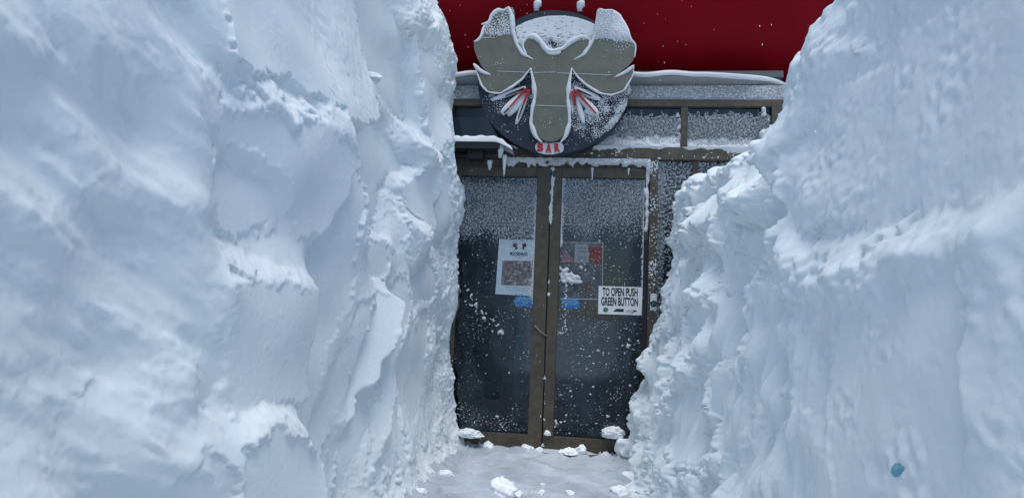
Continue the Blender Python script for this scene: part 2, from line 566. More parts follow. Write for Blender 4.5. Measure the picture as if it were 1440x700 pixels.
def fan_fn(seed, top, heap):
    def fn(X, Z, sh, res):
        n = scales(sh, res, seed, 0.026, -35)
        wob = 0.012 * noise2(sh, res, 0.08, seed + 5)
        cov = 1.1 * (1 - sstep(top - 0.02, top + 0.01, Z + wob)) * 1.0 - 0.15
        cov = np.where(Z + wob > top + 0.012, -3, cov)
        hp = np.clip((heap - Z + wob) / 0.05, 0, 2.0)
        return 0.55 * n + cov + hp
    return fn
rime('rime', -0.075, 0.973, 2.339, 2.66, -0.002, 0.006, fan_fn(11, 2.605, 2.43), 0.012, w2, FROST)
rime('rime', 1.034, 1.652, 2.339, 2.66, -0.002, 0.006, fan_fn(12, 2.615, 2.42), 0.012, w3, FROST)
def heap_fn(seed, hz):
    def fn(X, Z, sh, res):
        w = noise2(sh, res, 0.10, seed) * 0.008 + noise2(sh, res, 0.03, seed + 1) * 0.004
        return np.clip((hz + w - Z) / 0.05, -1, 1.6)
    return fn
rime('rime', -0.077, 0.975, 2.337, 2.47, -0.004, 0.006, heap_fn(14, 2.43), 0.022, w2, RIME)
rime('rime', 1.032, 1.654, 2.337, 2.47, -0.004, 0.006, heap_fn(16, 2.415), 0.022, w3, RIME)
def corner_heap(X, Z, sh, res):
    n = noise2(sh, res, 0.06, 77)
    return 1.6 * (1 - sstep(0, 0.16, np.sqrt(((X - 1.64) / 0.9) ** 2 + ((Z - 2.40) / 1.2) ** 2))) - 0.7 + 0.25 * n + 0.9 * np.exp(-((X - 1.60) / .035) ** 2 - ((Z - 2.63) / 0.05) ** 2)
rime('rime', 1.45, 1.75, 2.338, 2.70, -0.045, 0.008, corner_heap, 0.03, w3, RIME)
def edge_strip(X, Z, sh, res):
    n = noise2(sh, res, 0.05, 79)
    return 0.6 - np.clip((0.975 - X) / 0.03, 0, 3) + 0.5 * n - 0.0 * Z
rime('rime', 0.92, 0.977, 2.36, 2.62, -0.01, 0.006, edge_strip, 0.02, w2, RIME)

def dleft(X, Z, sh, res):
    n = scales(sh, res, 21, 0.020, -38)
    big = noise2(sh, res, 0.25, 23, band=False)
    c = noise2(sh, res, 0.05, 24)
    top = -0.9 + 1.55 * sstep(1.45, 1.75, Z) - 0.9 * sstep(2.01, 2.05, Z)
    side = 0.85 * sstep(-0.42, -0.66, X) * sstep(1.0, 1.3, Z) * (1 - sstep(1.85, 2.0, Z))
    low = -2.1 + 0.35 * big
    patch = 1.15 * np.exp(-((X + 0.52) / 0.17) ** 2 - ((Z - 1.00 - (X + 0.5) * -0.9) / 0.085) ** 2) + 0.9 * np.exp(-((X + 0.36) / 0.05) ** 2 - ((Z - 0.86) / 0.05) ** 2)
    foot = 0.9 * np.exp(-((Z - 0.17) / 0.10) ** 2) * np.clip(0.4 + noise2(sh, res, 0.15, 26, band=False), 0, 1.5)
    mid = 0.5 * np.exp(-((Z - 0.63) / 0.08) ** 2)
    a = 0.60 * n + np.maximum(top + 0.25 * big, low + side)
    b = 0.75 * c + 0.35 * n - 2.3 + 1.6 * patch + foot + mid + side * 0.6
    edge = 1.2 - (-0.118 - X) / 0.02 + 0.5 * n - 3 * (1 - sstep(1.0, 1.15, Z))
    return (a, np.maximum(b, edge * (0.4 * (Z < 1.95)) - 0.1))
rime('frost', -0.718, -0.119, 0.125, 2.08, -0.0075, 0.004, lambda *q: dleft(*q)[0], 0.009, dl, FROST)
rime('rime', -0.718, -0.119, 0.125, 2.08, -0.0085, 0.005, lambda *q: dleft(*q)[1], 0.010, dl, RIME)

def dright(X, Z, sh, res):
    n = scales(sh, res, 31, 0.020, -38)
    big = noise2(sh, res, 0.25, 33, band=False)
    c = noise2(sh, res, 0.05, 34)
    top = -0.9 + 1.45 * sstep(1.50, 1.95, Z) + 0.25 * sstep(0.3, 0.6, X) * sstep(1.4, 1.7, Z) - 0.5 * sstep(2.06, 2.085, Z)
    dust = 0.25 * noise2(sh, res, 0.012, 37) - 0.30 + 0.25 * (1 - sstep(0.75, 1.1, Z)) * -1
    low = -2.0 + 0.3 * big
    patch = 0.0
    for (px, pz, ax, az, k) in ((0.62, 0.80, 0.10, 0.05, 1.3), (0.40, 0.74, 0.10, 0.03, 1.1), (0.24, 0.76, 0.04, 0.03, 1.0), (0.12, 0.90, 0.05, 0.05, 1.0), (0.10, 0.20, 0.05, 0.06, 1.4), (0.64, 0.50, 0.05, 0.05, 0.9), (0.50, 0.30, 0.12, 0.05, 0.7), (0.20, 0.45, 0.10, 0.03, 0.8)):
        patch = patch + k * np.exp(-((X - px) / ax) ** 2 - ((Z - pz - (X - px) * 0.25) / az) ** 2)
    a = 0.60 * n + np.maximum(top + 0.2 * big, low)
    b = 0.75 * c + 0.35 * n - 2.3 + 1.6 * patch
    edge = 1.0 - (X - 0.078) / 0.018 + 0.45 * n - 3 * (1 - sstep(1.45, 1.6, Z))
    edge2 = 0.8 - (0.716 - X) / 0.012 + 0.45 * n - 3 * (1 - sstep(0.9, 1.1, Z))
    cl = 1.7 * np.exp(-((X - 0.20) / 0.055) ** 2 - ((Z - 1.30) / 0.045) ** 2) + 1.5 * np.exp(-((X - 0.12) / 0.05) ** 2 - ((Z - 1.33) / 0.09) ** 2) + 1.0 * np.exp(-((X - 0.27) / 0.03) ** 2 - ((Z - 1.40) / 0.05) ** 2)
    drip = 0.55 * np.exp(-((X - 0.135) / 0.012) ** 2) * sstep(0.86, 0.95, Z) * (1 - sstep(1.2, 1.3, Z)) + 0.35 * n - 0.55
    o = np.maximum(b, np.maximum(edge, edge2) * 0.5)
    return (a, np.maximum(o, np.maximum((cl - 0.95 + 0.30 * c) * 1.4, drip)))
rime('frost', 0.079, 0.716, 0.125, 2.088, -0.0075, 0.004, lambda *q: dright(*q)[0], 0.009, dr, FROST)
rime('rime', 0.079, 0.716, 0.125, 2.088, -0.0095, 0.005, lambda *q: dright(*q)[1], 0.010, dr, RIME)

def side_fn(seed):
    def fn(X, Z, sh, res):
        n = scales(sh, res, seed, 0.026, -45)
        return 0.6 * n + 0.15 - 0.6 * (1 - sstep(1.2, 1.7, Z)) + np.clip(1.2 - (X - 0.815) / 0.05, 0, 2)
    return fn
rime('rime', 0.815, 1.073, 0.125, 2.233, -0.003, 0.006, side_fn(41), 0.010, w4, FROST)
rime('rime', 1.114, 1.653, 0.8, 2.233, -0.003, 0.006, side_fn(42), 0.010, w5, FROST)

def on_beam(X, Z, sh, res):
    n = noise2(sh, res, 0.028, 51, 1.6, 0.8, rad(10)); m = noise2(sh, res, 0.12, 52, band=False)
    ridge = 0.8 - np.abs(n) * 1.9
    return np.maximum(ridge - 0.45 + 0.3 * m, 1.0 - (2.335 - Z) / 0.014 + 0.8 * m)
rime('rime', -0.86, 1.65, 2.240, 2.337, -0.057, 0.006, on_beam, 0.008, bar, RIME)
def on_head(X, Z, sh, res):
    n = noise2(sh, res, 0.08, 53); k = noise2(sh, res, 0.02, 54)
    lo = 2.185 + 0.012 * n - 0.05 * sstep(0.68, 0.75, X)
    return np.where(Z > lo, 0.5 + 0.18 * k + np.clip((Z - lo) / 0.03, 0, 1), -1) - np.where(X < -0.40, 2, 0)
rime('rime', -0.45, 0.752, 2.10, 2.236, -0.030, 0.006, on_head, 0.026, bar, RIME)
def on_jamb(X, Z, sh, res):
    n = 0.7 * noise2(sh, res, 0.10, 55) + 0.3 * noise2(sh, res, 0.02, 155)
    return 0.7 + 0.35 * n - 2.5 * (1 - sstep(1.58, 1.72, Z - 0.2 * (X - 0.73) * 5)) - np.abs(X - 0.734) / 0.018
rime('rime', 0.708, 0.76, 1.50, 2.20, -0.034, 0.005, on_jamb, 0.014, bar, RIME)
def on_post(X, Z, sh, res):
    n = noise2(sh, res, 0.022, 56); m = noise2(sh, res, 0.20, 57, band=False)
    return 0.8 * n - 1.0 + 0.45 * m + 0.5 * sstep(1.3, 1.9, Z)
rime('rime', 0.754, 0.811, 0.9, 2.235, -0.047, 0.005, on_post, 0.006, bar, RIME)
def on_seam(X, Z, sh, res):
    n = 0.55 * noise2(sh, res, 0.09, 58) + 0.25 * noise2(sh, res, 0.02, 59)
    up = sstep(1.66, 1.75, Z) * 1.0 + 0.5 * sstep(1.1, 1.16, Z) * (1 - sstep(1.25, 1.33, Z)) + 0.35 * (1 - sstep(0.55, 0.7, Z))
    return up - 0.5 + 0.4 * n - np.abs(X - 0.0) / np.where(Z > 1.6, 0.022, 0.030)
rime('rime', -0.035, 0.035, 0.03, 2.17, -0.032, 0.005, on_seam, 0.010, dr, RIME)
def on_fascia(X, Z, sh, res):
    n = noise2(sh, res, 0.018, 61); m = noise2(sh, res, 0.15, 62, 2.0, 1.0, band=False)
    return 0.7 + 0.45 * n + 0.35 * m - 0.9 * (1 - sstep(2.722, 2.75, Z)) - 0.6 * sstep(2.805, 2.83, Z + 0.01 * m)
rime('rime', -0.95, 1.755, 2.722, 2.832, -0.031, 0.006, on_fascia, 0.006, bar, FROST)
# snow lying along the gutter lip, round the corner too
def gutter_snow():
    P = [q for q in PATH if q[0] > -3.5][:-2]
    prof = []
    V = []; n = 10
    rng = np.random.default_rng(5)
    PP = []
    for i in range(len(P) - 1):
        k = max(1, int(math.dist(P[i][:2], P[i + 1][:2]) / 0.03))
        for j in range(k):
            f = j / k
            PP.append([P[i][a] * (1 - f) + P[i + 1][a] * f for a in range(4)])
    nn = noise2((len(PP), 4), 0.03, 0.25, 8, band=False)[:, 1]
    for i, (x, y, nx, ny) in enumerate(PP):
        w = 0.006 * nn[i]
        for o, z in ((0.03, 2.905), (0.092, 2.876 + w), (0.118, 2.874 + w), (0.128, 2.889), (0.118, 2.912 + w), (0.07, 2.928 + w), (0.0, 2.935), (-0.1, 2.94), (-0.3, 2.93)):
            V.append((x + nx * o, y + ny * o, z))
    mesh_np('snow_cap', V, grid_faces(len(PP), 9), RIME, bar, True)
gutter_snow()

# ------------------------------------------------------------------ the sign
SY = -0.235
def sz(x, y, Y=SY):                      # survey of the sign (2.9167 x enlargement)
    p = at(620 + x / 2.9167, y / 2.9167, Y)
    return (p[0], p[2])
def sq(x, y, Y=SY):                      # lower detail (5.6 x enlargement)
    p = at(680 + x / 5.6, 100 + y / 5.6, Y)
    return (p[0], p[2])
def smooth_poly(P, n=2):
    for _ in range(n):
        Q = []
        for i in range(len(P)):
            a, b = P[i], P[(i + 1) % len(P)]
            Q.append((0.8 * a[0] + 0.2 * b[0], 0.8 * a[1] + 0.2 * b[1])); Q.append((0.2 * a[0] + 0.8 * b[0], 0.2 * a[1] + 0.8 * b[1]))
        P = Q
    return P
sign = thing('bar_sign', 'round navy bar sign with an olive antlered moose head cut-out, crusted with snow', 'sign', (sz(465, 338)[0], -0.1, sz(465, 338)[1]))
disc = [sz(465 + 313 * math.cos(a) * (1.0), 338 + 294 * math.sin(a), -0.2) for a in np.linspace(0, 2 * math.pi, 72, endpoint=False)]
MB().prism(disc, -0.205, -0.10).build('backing_disc', NAVY, sign)
moose_px = [(450, 582), (475, 578), (505, 556), (522, 505), (522, 455), (517, 400), (524, 335), (536, 275), (560, 312), (600, 347), (650, 377), (700, 386), (752, 368), (786, 312), (792, 266), (770, 276), (742, 303), (712, 320), (738, 296), (768, 270), (795, 236), (801, 186), (776, 158), (764, 122), (748, 108), (744, 88), (728, 62), (700, 42), (672, 46), (655, 36), (640, 42), (634, 100), (631, 160), (600, 214), (548, 245), (590, 215), (612, 180), (612, 150), (570, 148), (530, 178), (490, 222), (430, 222), (415, 186), (380, 146), (345, 148), (334, 172), (345, 214), (382, 243), (345, 236), (324, 200), (310, 150), (304, 90), (300, 34), (276, 27), (254, 45), (236, 38), (218, 58), (204, 64), (200, 92), (180, 100), (166, 152), (135, 170), (136, 202), (152, 246), (175, 284), (206, 309), (182, 302), (158, 282), (136, 260), (152, 306), (166, 347), (190, 374), (240, 378), (290, 351), (330, 322), (368, 276), (382, 340), (388, 400), (378, 450), (373, 500), (395, 556), (420, 576)]
moose = smooth_poly([sz(*q) for q in moose_px], 1)
MB().prism(moose, SY, -0.2055).build('moose_head', OLIVE, sign)
# joints between the boards, picked out by a thread of snow
for a, b in (((228, 293), (388, 299)), ((388, 299), (470, 297)), ((478, 300), (700, 309)), ((390, 433), (470, 436)), ((470, 436), (515, 437)), ((168, 155), (222, 156))):
    p, q = sz(*a), sz(*b)
    MB().tube([(p[0], SY - .001, p[1]), (q[0], SY - .001, q[1])], 0.0022, 5).build('board_joint', RIME, sign)
# thick snow along the edges of the cut-out
def rim(pts, r, f=sz, Y=SY, seed=0):
    rng = np.random.default_rng(seed)
    P = [f(*q) for q in pts]
    out = []
    for a, b in zip(P, P[1:]):
        k = max(1, int(math.dist(a, b) / 0.012))
        out += [(a[0] + (b[0] - a[0]) * i / k, a[1] + (b[1] - a[1]) * i / k) for i in range(k)]
    out.append(P[-1])
    rr_ = rng.random(len(out) + 8); rr_ = np.convolve(rr_, np.ones(7) / 7, 'same'); rr_ = np.clip((rr_ - 0.5) * 2.2 + 0.5, 0, 1)
    for _ in range(2):
        out = [out[0]] + [((o[0][0] + 2 * o[1][0] + o[2][0]) / 4, (o[0][1] + 2 * o[1][1] + o[2][1]) / 4) for o in zip(out, out[1:], out[2:])] + [out[-1]]
    n = len(out)
    R = []
    for i in range(n):
        e = min(1.0, 0.35 + 4.0 * min(i, n - 1 - i) / n)
        R.append(0.72 * (r[0] + (r[1] - r[0]) * i / (n - 1)) * e * (0.62 + 0.76 * rr_[i + 4]))
    return [(p[0], Y, p[1]) for p in out], R
snow = MB()
for pts, r in (
    ([(276, 30), (290, 60), (296, 130), (312, 185), (335, 222), (380, 244)], (.034, .012)),       # left antler, inner edge
    ([(652, 38), (640, 80), (630, 150), (612, 190), (590, 222), (545, 246)], (.016, .012)),
    ([(338, 178), (352, 150), (385, 150), (410, 172), (430, 205), (460, 212), (500, 200), (535, 170), (575, 150), (612, 160)], (.026, .028)),
    ([(430, 215), (460, 222), (492, 214)], (.022, .022)),
    ([(340, 160), (335, 195), (352, 228)], (.018, .010)),
    ([(612, 160), (608, 190), (580, 222)], (.016, .010)),
    ([(134, 262), (152, 284), (178, 300), (205, 307)], (.024, .010)),
    ([(792, 268), (768, 290), (740, 305), (712, 318)], (.020, .008)),
    ([(136, 262), (152, 310), (166, 350), (192, 378), (240, 384), (292, 357), (334, 325), (368, 280)], (.010, .014)),
    ([(792, 268), (787, 312), (752, 372), (700, 391), (650, 382), (600, 352), (560, 316), (537, 280)], (.010, .014)),
    ([(368, 280), (380, 340), (386, 400), (374, 450), (368, 505), (388, 560), (415, 585)], (.020, .024)),
    ([(537, 280), (527, 335), (520, 400), (526, 450), (528, 505), (512, 560), (490, 585)], (.020, .024)),
    ([(166, 100), (180, 98), (200, 92), (206, 64), (236, 40), (256, 46), (276, 30)], (.018, .022)),
    ([(135, 172), (150, 168), (166, 150), (178, 104)], (.016, .012)),
    ([(655, 38), (672, 46), (700, 42), (730, 62), (746, 90), (764, 122), (776, 158), (800, 186), (795, 236)], (.018, .012)),
):
    p, R = rim(pts, r, seed=len(pts))
    snow.tube(p, R, 8, 0.75)
def lobe(a, b, w0, w1, f=sq, Y=-0.212):
    p = [f(a[0] + (b[0] - a[0]) * t, a[1] + (b[1] - a[1]) * t) for t in np.linspace(0, 1, 9)]
    R = [(w0 + (w1 - w0) * t) * math.sin(math.pi * (0.12 + 0.80 * t)) ** 0.6 for t in np.linspace(0, 1, 9)]
    snow.tube([(q[0], Y, q[1]) for q in p], R, 10, 0.6)
lobe((330, 120), (60, 220), .020, .024)
lobe((320, 160), (140, 330), .028, .042)
lobe((345, 170), (255, 410), .016, .024)
lobe((340, 190), (190, 345), .022, .030)
lobe((715, 125), (920, 215), .022, .030)
lobe((735, 170), (900, 340), .024, .040)
lobe((730, 190), (790, 410), .018, .024)
lobe((800, 300), (890, 340), .020, .022)
lobe((690, 140), (700, 330), .016, .012)
snow.build('snow_rim', RIME, sign, True)
# painted strokes showing between the ridges of snow
def stroke(mat_name, a, b, w0, w1, Y=-0.243):
    m = MB()
    p, q = sq(*a, Y), sq(*b, Y)
    dx, dz = q[0] - p[0], q[1] - p[1]; L = math.hypot(dx, dz); nx, nz = -dz / L, dx / L
    m.prism([(p[0] + nx * w0, p[1] + nz * w0), (q[0] + nx * w1, q[1] + nz * w1), (q[0] - nx * w1, q[1] - nz * w1), (p[0] - nx * w0, p[1] - nz * w0)], Y, Y + 0.02)
    m.build(mat_name, LETTER if mat_name == 'red_stroke' else BLACK, sign)
stroke('red_stroke', (330, 140), (205, 285), .009, .004)
stroke('red_stroke', (358, 145), (312, 255), .011, .005)
stroke('red_stroke', (700, 158), (712, 262), .012, .006)
stroke('red_stroke', (722, 150), (885, 330), .009, .004)
stroke('dark_stroke', (320, 132), (170, 195), .005, .002, -0.238)
stroke('dark_stroke', (200, 290), (160, 328), .004, .002)
stroke('dark_stroke', (310, 262), (272, 372), .005, .002)
stroke('dark_stroke', (735, 145), (850, 195), .005, .002, -0.240)
# white patch and the three letters
pt = [sz(x, y, -0.214) for x, y in ((385, 600), (398, 582), (440, 590), (490, 582), (505, 598), (502, 622), (470, 632), (430, 634), (392, 624))]
MB().prism(smooth_poly(pt, 2), -0.216, -0.2045).build('letter_patch', RIME, sign)
for ch, x, y, w in (('B', 408, 605, 0.048), ('A', 442, 609, 0.046), ('R', 477, 606, 0.042)):
    p = sz(x, y, -0.217)
    text('letter', ch, p[0], p[1], -0.2165, w, 0.066, LETTER, sign, 0.012, 0.04, rad({'B': -4, 'A': -1, 'R': 4}[ch]))
# rime on the navy disc and on the upper antlers
dx0, dz0 = sz(465, 338); s1 = 1 / 2.9167 / 185.0
def disc_fn(X, Z, sh, res):
    u = (X - dx0) / 0.59; v = (Z - dz0) / 0.55
    rr = np.sqrt(u * u + v * v)
    n = noise2(sh, res, 0.012, 71); m = noise2(sh, res, 0.07, 72, band=False)
    right = sstep(0.05, 0.35, u)
    low = sstep(0.0, -0.25, v)
    c = -0.9 + 0.85 * right * sstep(-0.95, -0.5, v) + 0.25 * m
    ring = 0.45 * np.exp(-((rr - 0.95) / 0.06) ** 2) * right
    left_band = 0.85 * sstep(-0.5, -0.1, v) * (1 - right) + 0.35 * np.exp(-((u + 0.1) / 0.12) ** 2) * (1 - right)
    top = 3.0 * sstep(0.50, 0.62, v + 0.05 * m) * (1 - 0.9 * np.clip((noise2(sh, res, 0.03, 73, 1.8, 0.8) - 0.5) * 2 * (0.25 + sstep(0.78, 0.58, v)), 0, 1.2))
    topmid = 1.3 * sstep(0.36, 0.5, v)
    return np.where(rr < 0.985, 0.75 * n + c + ring + left_band * low + top + topmid, -1)
rime('rime', dx0 - 0.60, dx0 + 0.60, dz0 - 0.56, dz0 + 0.56, -0.2062, 0.0045, disc_fn, 0.006, sign, RIME)
def antler_fn(X, Z, sh, res):
    n = noise2(sh, res, 0.016, 74); m = noise2(sh, res, 0.10, 75, band=False)
    zl, zr = sz(0, 155)[1], sz(700, 172)[1]
    left = -0.55 + 0.65 * sstep(zl - 0.01, zl + 0.03, Z)
    right = -1.25 + 2.6 * sstep(zr - 0.02, zr + 0.06, Z) + 0.9 * sstep(0.3, 0.5, X) * sstep(zr - 0.25, zr, Z)
    c = np.where(X < dx0, left - 0.9 * (Z < zl), right)
    lowdot = -1.15 + 0.4 * np.exp(-((Z - sz(0, 505)[1]) / 0.05) ** 2) * (np.abs(X - dx0 + .03) < 0.10)
    c = np.maximum(c, lowdot)
    return 0.55 * n + 0.2 * m + c
mx = [q[0] for q in moose]; mz = [q[1] for q in moose]
rime('rime', min(mx), max(mx), min(mz), max(mz), SY - 0.001, 0.0045, antler_fn, 0.008, sign, RIME, poly=moose)
# hanging bolts on top, capped with snow
for x, y in ((393, 48), (570, 50)):
    p = sz(x, y, -0.15)
    hb = MB().tube([(p[0], -0.15, p[1] - 0.02), (p[0], -0.15, p[1] + 0.055)], 0.016).build('hanger', DARKM, sign, True)
    MB().tube([(p[0], -0.15, p[1]), (p[0] - .004, -0.152, p[1] + .03), (p[0] + .006, -0.152, p[1] + .055), (p[0] + .004, -0.15, p[1] + .078), (p[0], -0.15, p[1] + .088)], [.018, .022, .034, .032, .014], 9).build('snow_cap', RIME, hb, True)

# ------------------------------------------------------------------ wall fixture under the left fanlight
fx = thing('wall_fixture', 'dark boxy wall fixture capped with snow, left of the bar sign', 'wall fixture', (-0.56, -0.06, 2.30))
MB().box(-0.90, -0.40, -0.24, -0.058, 2.262, 2.312, .004).build('housing', DARKM, fx)
MB().box(-0.66, -0.54, -0.16, -0.058, 2.20, 2.262, .004).tube([(-0.62, -0.12, 2.235), (-0.75, -0.13, 2.225), (-0.86, -0.10, 2.24)], 0.014).build('bracket', DARKM, fx)
def cap():
    xs = np.linspace(-0.92, -0.30, 80); ts = np.linspace(0, 1, 18)
    V = []
    n = noise2((80, 18), 0.01, 0.10, 3)
    for i, x in enumerate(xs):
        k = math.sqrt(max(0.0, 1 - max(0.0, (x + 0.46) / 0.16) ** 2))
        drop = 0.0 if x < -0.44 else 0.06 * ((x + 0.44) / 0.14) ** 1.4
        for jx, t in enumerate(ts):
            w = math.pi * t
            y = -0.155 - 0.100 * math.cos(w) * (1.0 if t < .5 else 0.95)
            z = 2.309 - drop + (0.060 * k + 0.004 * n[i, jx]) * math.sin(w) ** 0.5
            V.append((x, y, z))
    return mesh_np('snow_cap', V, grid_faces(80, 18, True), RIME, fx, True)
cap()
MB().tube([(-0.395, -0.20, 2.30), (-0.395, -0.19, 2.25), (-0.40, -0.185, 2.20)], [.03, .022, .012], 8).build('snow_clot', RIME, fx, True)

def icicle(px, py0, py1, r, Y, label):
    a, b = at(px, py0, Y), at(px, py1, Y)
    L = a[2] - b[2]
    rng = random.Random(int(px))
    P = [(a[0] + 0.002 * rng.uniform(-1, 1), Y, a[2] - L * t) for t in np.linspace(0, 1, 9)]
    R = [r * (1 - t) ** 0.7 * (0.85 + 0.3 * rng.random()) + 0.0012 for t in np.linspace(0, 1, 9)]
    o = MB().tube(P, R, 8).build('icicle', ICICLE, None, True)
    tag(o, label, 'icicle', 'icicles over the doors')
icicle(710, 218, 249, 0.017, -0.19, 'longest icicle, hanging from the right end of the dark wall fixture')
icicle(689, 226, 240, 0.026, -0.12, 'short thick icicle hanging under the middle of the dark wall fixture')
icicle(833, 236, 254, 0.010, -0.05, 'thin icicle hanging from the frosted door head above the right door')
icicle(884, 237, 247, 0.008, -0.05, 'small icicle at the right end of the frosted door head')

# ------------------------------------------------------------------ papers and stickers on the doors
def sheet(px4, Y):
    return [(at(x, y, Y)[0], at(x, y, Y)[2]) for x, y in px4]
def quad(m, px4, y0, y1):
    return m.prism(sheet(px4, y0), y0, y1)
def pz(x, y, Y=-0.0075):                       # survey of the left poster (6.36 x)
    p = at(695 + x / 6.36, 330 + y / 6.36, Y); return (p[0], p[2])
def pr(x, y, Y=-0.0075):
    p = at(780 + x / 6.36, 330 + y / 6.36, Y); return (p[0], p[2])
po = thing('poster', 'pale poster with antler emblem above a photograph, on the left door glass', 'poster', (*[0.5 * (pz(40, 40)[0] + pz(390, 540)[0])], -0.007, pz(200, 540)[1]))
MB().prism([pz(45, 40), (-0.1185, pz(385, 46)[1]), (-0.1185, pz(340, 545)[1]), pz(10, 530)], -0.0085, -0.0065).build('paper', PAPER, po)
MB().prism([pz(75, 230), pz(345, 234), pz(330, 458), pz(60, 448)], -0.0094, -0.0086).build('photograph', PHOTO, po)
em = MB()
for s in (1, -1):
    cx = 228
    f = lambda x, y: pz(cx + s * x, y)
    em.prism([f(8, 118), f(22, 112), f(30, 98), f(20, 92), f(24, 74), f(34, 84), f(40, 70), f(50, 80), f(58, 74), f(56, 92), f(66, 98), f(52, 110), f(38, 112), f(42, 128), f(54, 138), f(40, 136), f(24, 124)], -0.0092, -0.0086)
em.build('emblem', BLACK, po)
a, b = pz(140, 168), pz(298, 168)
text('lettering', 'MOOSEHEAD', (a[0] + b[0]) / 2, a[1], -0.0087, b[0] - a[0], 0.026, BLACK, po, 0.0006, 0.03, rad(0))
for y, x0, x1 in ((192, 165, 270), (204, 195, 245), (470, 100, 320), (492, 140, 300)):
    p, q = pz(x0, y), pz(x1, y); MB().box(p[0], q[0], -0.0090, -0.0086, p[1] - .0022, p[1] + .0012).build('text_line', GREYPRINT, po)

p2 = thing('poster', 'dark faded poster with a red patch, half hidden by stuck snow on the right door', 'poster', (0.24, -0.007, pr(200, 580)[1]))
MB().prism([(0.0795, pr(60, 68)[1]), pr(432, 72), pr(425, 578), (0.0795, pr(40, 572)[1])], -0.0080, -0.0065).build('print', FADED, p2)
MB().prism([pr(180, 84), pr(300, 84), pr(304, 248), pr(176, 248)], -0.0088, -0.0081).build('pale_panel', GREYPRINT, p2)
MB().prism([pr(312, 110), pr(420, 110), pr(418, 262), pr(312, 240)], -0.0088, -0.0081).build('red_panel', FADERED, p2)
MB().prism([pr(62, 246), pr(62, 195), pr(110, 150), pr(165, 215), pr(168, 246)], -0.0088, -0.0081).build('pink_panel', PINK, p2)
MB().prism([pr(240, 440), pr(330, 450), pr(326, 500), pr(236, 490)], -0.0088, -0.0081).build('brown_panel', plain('faded_brown_print', (0.10, 0.07, 0.06), 0.6), p2)
bd = MB()
for q0, q1 in (((60, 70), (432, 72)), ((432, 72), (425, 578)), ((425, 578), (50, 572))):
    p, q = pr(*q0), pr(*q1); bd.tube([(p[0], -0.009, p[1]), (q[0], -0.009, q[1])], 0.0026, 4)
bd.build('border', plain('pale_poster_border', (0.36, 0.38, 0.39), .6), p2)
for y in (118, 150, 200, 222):
    p, q = pr(205, y), pr(285, y); MB().box(p[0], q[0], -0.0093, -0.0089, p[1] - .003, p[1] + .003).build('text_line', FADED, p2)

def sticker(pts, label, f, tx):
    P = [f(*q) for q in pts]
    s = thing('sticker', label, 'sticker', ((P[0][0] + P[2][0]) / 2, -0.007, min(q[1] for q in P)))
    MB().prism(P, -0.0082, -0.0065).build('film', BLUE, s)
    return s
s1_ = sticker([(170, 588), (205, 545), (368, 552), (368, 650), (195, 640)], 'blue arrow sticker pointing left, below the pale poster on the left door', pz, '')
MB().prism([pz(198, 582), pz(225, 562), pz(345, 566), pz(345, 604), pz(225, 602)], -0.0088, -0.0083).build('arrow', PALEBLUE, s1_)
a, b = pz(225, 584), pz(335, 584)
text('lettering', 'AUTO DOOR', (a[0] + b[0]) / 2, a[1], -0.0089, b[0] - a[0], 0.022, BLUE, s1_, 0.0005, 0.03)
s2_ = sticker([(62, 558), (205, 562), (228, 612), (222, 660), (62, 655)], 'blue arrow sticker pointing right, below the faded poster on the right door', pr, '')
MB().prism([pr(64, 588), pr(190, 580), pr(212, 606), pr(190, 628), pr(64, 614)], -0.0088, -0.0083).build('arrow', PALEBLUE, s2_)
a, b = pr(80, 602), pr(185, 602)
text('lettering', 'AUTO DOOR', (a[0] + b[0]) / 2, a[1], -0.0089, b[0] - a[0], 0.020, BLUE, s2_, 0.0005, 0.03)

def wz(x, y, Y=-0.026):                         # survey of the notice (12.73 x)
    p = at(830 + x / 12.73, 395 + y / 12.73, Y); return (p[0], p[2])
ns = thing('notice', 'white notice with bold black words telling to push the green button', 'notice', (wz(530, 590)[0], -0.02, wz(530, 590)[1]))
MB().prism([wz(152, 88), wz(940, 112), wz(918, 612), wz(140, 588)], -0.024, -0.018).build('panel', WHITE, ns)
def words(s, x0, x1, y0, y1):
    a, b = wz(x0, y0), wz(x1, y1)
    r = math.atan2(wz(850, 280)[1] - wz(220, 265)[1], wz(850, 280)[0] - wz(220, 265)[0])
    text('lettering', s, (a[0] + b[0]) / 2, (a[1] + b[1]) / 2, -0.0242, b[0] - a[0], 0.066, BLACK, ns, 0.0008, 0.032, r)
words('TO OPEN PUSH', 218, 850, 195, 202); words('GREEN BUTTON', 196, 856, 362, 376)
c = wz(276, 515)
MB().prism([(c[0] + 0.019 * math.cos(t), c[1] + 0.019 * math.sin(t)) for t in np.linspace(0, 2 * math.pi, 24, endpoint=False)], -0.0252, -0.0241).build('green_dot', GREEN, ns)
MB().prism([wz(412, 545), wz(462, 496), wz(606, 500), wz(596, 552)], -0.0252, -0.0241).build('arrow_tail', BLACK, ns)
MB().prism([wz(770, 508), wz(838, 540), wz(722, 582), wz(782, 542)], -0.0252, -0.0241).build('arrow_tip', BLACK, ns)
hd = plain('pale_hand_print', (0.50, 0.48, 0.48), 0.5)
MB().prism([wz(625, 520), wz(720, 505), wz(766, 512), wz(776, 540), wz(720, 572), wz(640, 562)], -0.0250, -0.0241).build('pointing_hand', hd, ns)

